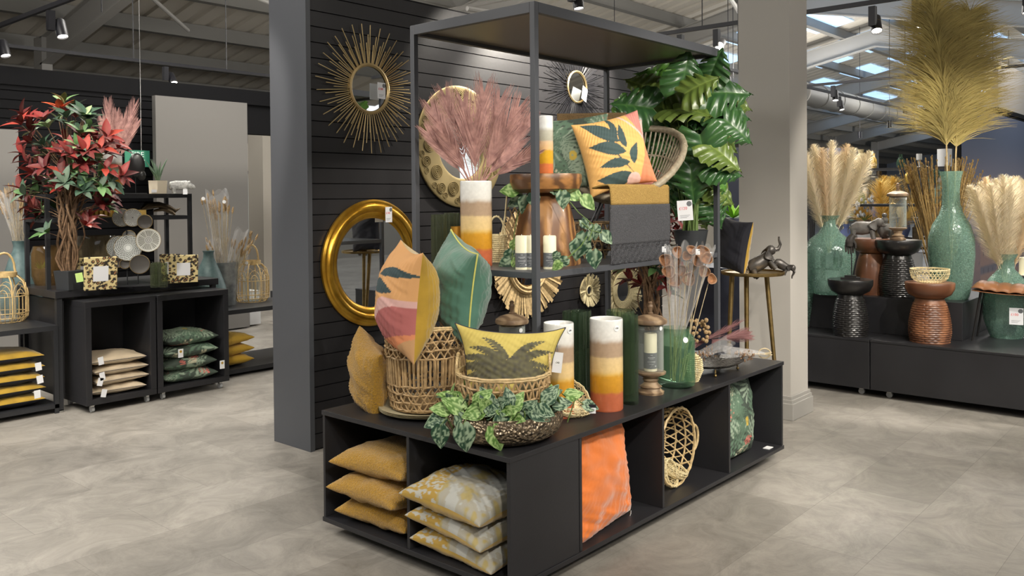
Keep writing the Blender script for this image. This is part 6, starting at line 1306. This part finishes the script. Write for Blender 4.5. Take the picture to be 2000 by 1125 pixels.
# plumes
def plume_mesh(name, seed, L_, hair, n, m, w_=.0035, wide=.9, drop=.0, start=.25):
    rnd = random.Random(seed); g = G()
    for i in range(n):
        s = start+(1-start)*rnd.random()**.85; a = rnd.uniform(0, 2*pi); env = sin(pi*min(1, .12+.86*((s-start)/(1-start))))**.7
        l = hair*env*rnd.uniform(.7, 1.1)+.01; o_ = V((cos(a), sin(a), 0)); d = o_*wide*rnd.uniform(.5, 1)+V((0, 0, 1)); d.normalize(); p = V((0, 0, s*L_)); g.blade(p, p+d*l, w_, V((-sin(a), cos(a), .3)).cross(d)+V((.01, 0, 0)), o_*l*.35-V((0, 0, drop*l)), 3, lambda q_: 1-.8*q_)
    g.tube([(0, 0, -.02), (0, 0, L_*.98)], [.0028, .001], 5); me = g.build(name, m); return me
def plumes(label, P, top, pts, grp, seed, hair=.075, col='cream_plume', n=1100):
    t = thing('plume_bunch', label, 'pampas grass', P); D_ = dep(P); protos = [plume_mesh('plume', seed+i, 1.0, hair/.42, n, ('cream_plume', 'cream_plume2')[i % 2] if col == 'cream_plume' else col, .006) for i in range(3)]
    rnd = random.Random(seed)
    for i, (px, py, dd) in enumerate(pts):
        T_ = at(px, py, D_+dd)-V(P); B_ = V((rnd.uniform(-.012, .012), rnd.uniform(-.012, .012), top*.55)); d = T_-B_; o = protos[i] if i < 3 else protos[(1 if i % 5 == 2 else (0, 2)[i % 2])].copy()
        if i >= 3: COL.objects.link(o)
        o.parent = t; o.location = B_; L_ = d.length; o.scale = (L_*.9, L_*.9, L_); o.rotation_euler = d.to_track_quat('Z', 'Y').to_euler()
plumes('cream pampas plumes fanned out in the bulbous crackle vase beside the pillar', VL, HL, ((1590, 285, .05), (1655, 285, .1), (1625, 278, -.1), (1574, 300, -.05), (1645, 300, .1), (1668, 292, -.05), (1700, 298, -.08), (1605, 292, -.1), (1570, 330, .1), (1690, 305, .05), (1635, 305, .15)), None, 3, .062)
plumes('cream pampas plumes in the right hand crackle vase behind the leather stool', VR, HR, ((1895, 365, -.05), (1925, 350, .1), (1960, 345, -.08), (1905, 372, -.1), (1945, 352, .05), (1975, 350, -.05), (2000, 355, .1), (2025, 365, 0), (1915, 358, .12), (1985, 348, .1), (1935, 362, -.12)), None, 9, .066)
t = thing('giant_plumes', 'two huge olive brown feathery grass plumes in the tallest crackle vase', 'pampas grass', VT_); D_ = dep(VT_)
for i, (bx, by, tx, ty, dd, n_, hr) in enumerate(((1850, 345, 1822, 5, 0, 2600, .47), (1866, 345, 1895, 25, .12, 2400, .47))):
    rnd = random.Random(i+20); g = G(); B_ = at(bx, by, D_+dd*.2)-VT_; T_ = at(tx, ty, D_+dd)-VT_; ax = (T_-B_).normalized(); s1 = RT
    def spine(s): return B_.lerp(T_, s)+RT*(.03*sin(pi*s)*(1 if i == 0 else -1))
    for j in range(n_):
        s = .18+.82*rnd.random(); side = rnd.choice((-1, 1)); a = rnd.gauss(0, .6); sd = RT*side*cos(a)+(-FW)*sin(a)*.8
        env = (.55+.45*sin(pi*min(1, .15+.8*s)))*(1-.35*max(0, s-.75)/.25); l = hr*env*rnd.uniform(.6, 1.15); d = (ax*rnd.uniform(.8, 1.25)+sd*rnd.uniform(.45, .95)).normalized(); p = spine(s)
        g.blade(p, p+d*l, .0075, -FW+sd*.3, sd*l*.38-V((0, 0, l*rnd.uniform(.15, .5))), 4, lambda q_: 1-.85*q_)
    g.build('plume', 'green_plume', t); g = G(); g.tube([V((0, 0, HT*.3)), B_]+[spine(s) for s in (.1, .3, .5, .7, .9, 1)], [.006, .006, .006, .005, .005, .004, .003, .002], 6); g.build('stalk', 'cane', t)
RB = at(1835, 440, 8.3); rz = .46; t = thing('reed_bunch', 'wide bunch of dry golden brown reeds behind the tallest crackle vase', 'dried reeds', (RB.x, RB.y, .46)); rnd = random.Random(6); g = G(); h = G()
for i in range(170):
    px = rnd.choice((rnd.gauss(1800, 22), rnd.gauss(1885, 16), rnd.uniform(1770, 1915))); py = rnd.uniform(300, 350)+abs(px-1840)*.15; T_ = at(px, py, 8.3+rnd.uniform(-.15, .15))-t.location; B_ = V((rnd.gauss(0, .03), rnd.gauss(0, .03), .2)); mid = B_.lerp(T_, .5)+V((0, 0, .03)); g.tube([B_, mid, T_], .0035, 4)
    for z in range(6): c = T_.lerp(mid, z*.12); h.ball(c, .008, .008, .014, 6)
g.build('stalks', 'gold_reed', t); h.build('seed_heads', 'gold_reed', t)
g = G(); g.lathe([(0, 0), (.09, 0), (.11, .1), (.08, .42), (.07, .44)], 24); g.build('pot', 'dark_bronze', t)
# leather stool
a_ = onz(1893, 682, .46); b_ = onz(1925, 661, .46); t = thing('leather_stool', 'tan channelled leather stool with thin black legs cut by the right edge', 'stool', ((a_.x+b_.x)/2+.28, (a_.y+b_.y)/2-.22, .46), (0, 0, facecam(a_)-R_(8)))
hs = .40; W2, D2 = .30, .17; g = G()
g.grid(lambda u, v_: V(((u*2-1)*W2*(1+.02*sin(v_*pi)), (v_*2-1)*D2, hs+.050*(1-(abs(v_*2-1))**4)*(1-abs(u*2-1)**10)+.010*abs(sin(u*pi*7))-.03*(1-(u*2-1)**2)+.02)), 70, 12)
g.grid(lambda u, v_: V(((u*2-1)*W2, (v_*2-1)*D2, hs-.02*(1-(u*2-1)**2)+.0)), 10, 4); g.build('leather_seat', 'leather', t, solid=.004)
for x in (-.24, .24):
    for y in (-.11, .11): g = G(); g.tube([(x, y, hs), (x*1.25, y*1.2, 0)], [.011, .007], 8); g.build('leg', 'wood_black', t)
q = at(1999, 540, 7.5); g = G(); g.lathe([(0, 0), (.07, .002), (.085, .01), (.08, .012), (0, .006)], 28); t = thing('candle_dish', 'beige dish with a cream candle cut by the right edge of the picture', 'candle holder', (q.x, q.y, onz(1999, 540, .9).z)); g.build('dish', 'ceramic_cream', t); g = G(); g.lathe([(0, .008), (.035, .008), (.035, .16), (0, .16)], 24); g.build('wax_body', 'wax', t)
# ---------------------------------------------------------------- behind: mural, racks, goods
def P_mural(x, z):
    if z > 1.02+.07*ns(x, 0, 1, 3): 
        c = lerp((.40, .36, .42), (.10, .13, .21), sm(z, .95, 2.6)); return c
    i = int(x*3.3+3*ns(x*.6, 0, 0, 1)); j = int((z+.05*sin(i*3.7))*7); rn = random.Random(i*31+j*7); c = rn.choice(((.42, .27, .22), (.30, .22, .22), (.16, .17, .22), (.34, .24, .24), (.22, .2, .24), (.5, .36, .28)))
    fx = (x*3.3) % 1; fz = (z*7) % 1
    if .35 < fx < .5 and .3 < fz < .75 and (i+j) % 2: c = (.07, .07, .1)
    return lerp(c, (.3, .26, .3), .2+.3*abs(ns(x, z, 0, 7)))
g = G(); MX0, MX1 = 11.6, 21; N1, N2 = 260, 70
g.grid(lambda u, v_: V((MX0+(MX1-MX0)*u, 1.2, .05+2.9*v_)), N1, N2, lambda u, v_: P_mural((MX1-MX0)*u, .05+2.9*v_)); g.mi = 1
g.box(MX0, 1.21, 0, MX1, 1.3, 2.99); tag(g.build('desert_town_mural', ['painted', 'groove'], smooth=False), 'wall mural of a desert town under a blue grey dusk sky at far right', 'mural')
g = G(); g.box(14.2, 1.25, 3.02, 21, 1.4, 3.9); struct(g.build('wall_right', 'greywall', smooth=False))
g = G(); g.box(14.0, 1.2, 3.0, 21, 1.4, 3.08); struct(g.build('trim_1', 'groove', smooth=False))
g = G(); g.box(72, -12, 0, 72.3, 24, 6.5); struct(g.build('wall_far_right', mat('dusk_wall', (.36, .42, .52), .8), smooth=False))
g = G(); g.box(-12, 21.5, 0, 72, 21.8, 4.2); struct(g.build('wall_far_back', mat('shop_far', (.16, .155, .15), .8), smooth=False))
g = G(); g.box(-12, -13, 0, -11.7, 24, 5); struct(g.build('wall_behind_left', mat('shop_left', (.22, .21, .19), .8), smooth=False))
g = G(); g.box(-12, -12.2, 0, 72, -12, 3.2); struct(g.build('wall_behind', mat('shop_back', (.22, .21, .19), .8), smooth=False))
# panels seen between frame and pillar
g = G(); g.box(9.5, 5.2, 0, 11.5, 5.3, 2.6); struct(g.build('wall_partition', 'beige', smooth=False)); g = G(); g.box(11.6, 5.1, 0, 13.8, 5.3, 2.5); struct(g.build('wall_navy', 'navy', smooth=False))
rnd = random.Random(77); cols = ('glass_green', 'pale', 'amber', 'dark_bronze', 'white', 'vase_green', 'gold_bright', 'hammered', 'bluepanel', 'statue', 'bamboo', 'wood_turned')
cn = ('green glass', 'pale ceramic', 'amber glass', 'dark bronze', 'white ceramic', 'green stone', 'shiny gold', 'hammered metal', 'blue', 'grey stone', 'bamboo', 'turned wood')
def goods(P, h_, kind, c, where):
    g = G(); r_ = h_*rnd.uniform(.22, .42)
    pr_ = {0: [(0, 0), (r_*.7, 0), (r_, h_*.3), (r_*.8, h_*.6), (r_*.3, h_*.8), (r_*.4, h_), (r_*.3, h_)], 1: [(0, 0), (r_, 0), (r_, h_), (r_*.9, h_), (r_*.88, .02)], 2: [(0, 0), (r_*.5, 0), (r_, h_*.4), (r_*.9, h_*.75), (r_*.55, h_)], 3: [(0, 0), (r_*.6, .0), (r_*.12, h_*.1), (r_*.12, h_*.5), (r_*.5, h_*.55), (r_*.5, h_)]}[kind]
    g.lathe(pr_, 18); o = g.build(('bottle_vase', 'cylinder_jar', 'round_pot', 'candle_holder')[kind], cols[c], loc=P)
    return tag(o, '%s %s %s' % (cn[c], ('bottle vase', 'cylinder jar', 'round pot', 'candle holder')[kind], where), 'vase' if kind == 0 else 'jar' if kind == 1 else 'pot' if kind == 2 else 'candle holder', 'small goods on the far racks')
def rack(x, y, w_, zs_, lab, seed, dens=.30, along='y'):
    t = thing('display_rack', lab, 'rack', (x, y, 0)); H = zs_[-1]
    for a in (0, w_):
        for b in (0, .4): g = G(); g.box(b if along == 'y' else a, a if along == 'y' else b, 0, (b if along == 'y' else a)+.04, (a if along == 'y' else b)+.04, H); g.build('post', 'dark_metal', t, False)
    for z in zs_: g = G(); g.box(0, 0, z-.03, .44 if along == 'y' else w_, w_ if along == 'y' else .44, z); g.build('shelf', 'dark_metal', t, False)
    for zi, z in enumerate(zs_):
        p = .1
        while p < w_-.1:
            h_ = rnd.uniform(.12, .34); q_ = (x+.2, y+p, z) if along == 'y' else (x+p, y+.2, z); goods(q_, h_, rnd.randrange(4), rnd.randrange(len(cols)), 'on the far rack '+seed); p += dens*rnd.uniform(.6, 1.4)
rack(8.2, .55, 1.55, (.5, 1.0, 1.5), 'black metal rack of ornaments behind the bulbous crackle vase', 'nearest behind the crackle vases', .32)
rack(10.5, 1.1, 1.9, (.5, 1.0, 1.55, 2.0), 'tall black metal rack of ornaments further behind', 'in the second row', .3)
rack(24, 4.3, 4.3, (.8, 1.5, 2.2), 'very long pale rack at the far end of the hall', 'at the far end of the hall', .8)
rack(13.5, 1.7, 2.5, (.6, 1.2, 1.8), 'long far black rack of ornaments', 'in the farthest row', .4)
q = at(1725, 400, 12.2); t = thing('yellow_plume_bunch', 'fluffy golden yellow plumes glowing far behind the glass lantern', 'pampas grass', (q.x, q.y, .9)); m_ = mat('yellow_plume', (.85, .62, .2), .9); tp = onz(1725, 380, 0)
for i in range(7): g_o = plume_mesh('plume', 60+i, .95, .25, 420, m_, .012); g_o.parent = t; g_o.rotation_euler = (rnd.uniform(-.5, .5), rnd.uniform(-.6, .6), 0)
g = G(); g.lathe([(0, 0), (.12, 0), (.14, .2), (.08, .3)], 20); g.build('pot', 'dark_bronze', t)
q = at(1688, 415, 10.6); t = thing('white_orchid', 'white orchid blossoms far behind beside the cream plumes', 'plant', (q.x, q.y, 1.0)); g = G()
for i in range(26): g.ball(at(rnd.uniform(1668, 1705), rnd.uniform(385, 425), 10.6+rnd.uniform(-.1, .1))-t.location, .030, .012, .024, 8)
g.build('blossoms', 'white', t); g = G()
for i in range(5): g.tube([(rnd.uniform(-.05, .05), rnd.uniform(-.05, .05), 0), (0, 0, .3), at(1675+i*7, 420, 10.6)-t.location], .006, 5)
g.build('stems', 'stem_green', t); g = G(); g.lathe([(0, -.0), (.07, 0), (.09, .15), (.08, .15)], 20); g.build('pot', 'white', t)
q = at(1432, 410, 7.6); t = thing('lime_succulent', 'lime green leaved plant peeping out left of the grey pillar', 'plant', (q.x, q.y, 1.0)); g = G()
for i in range(36): a = rnd.uniform(0, 6.28); e = rnd.uniform(.2, 1.2); g.blade((0, 0, .42), V((cos(a)*.16, sin(a)*.16, .42+e*.15)), .03, V((0, 0, 1)), V((0, 0, -.03)), 4, lambda q_: sin(pi*min(1, q_+.1)))
g.build('leaves', 'lime_leaf', t); g = G(); g.lathe([(0, 0), (.08, 0), (.1, .42), (0, .42)], 24); g.build('pot', 'navy', t); g = G(); g.box(q.x-.3, q.y-.3, 0, q.x+.3, q.y+.3, 1.0); tag(g.build('pedestal', 'navy', smooth=False), 'dark navy pedestal behind the brass table carrying the lime plant', 'pedestal')

for nm in ('white_orchid', 'yellow_plume_bunch'):
    o = bpy.data.objects[nm]; g = G(); z = o.location.z; g.box(-.22, -.22, 0, .22, .22, z-.001); tag(g.build('pedestal', 'dark_metal', loc=(o.location.x, o.location.y, 0), smooth=False), 'dark pedestal under the far '+('white orchid' if nm[0] == 'w' else 'golden yellow plumes'), 'pedestal')
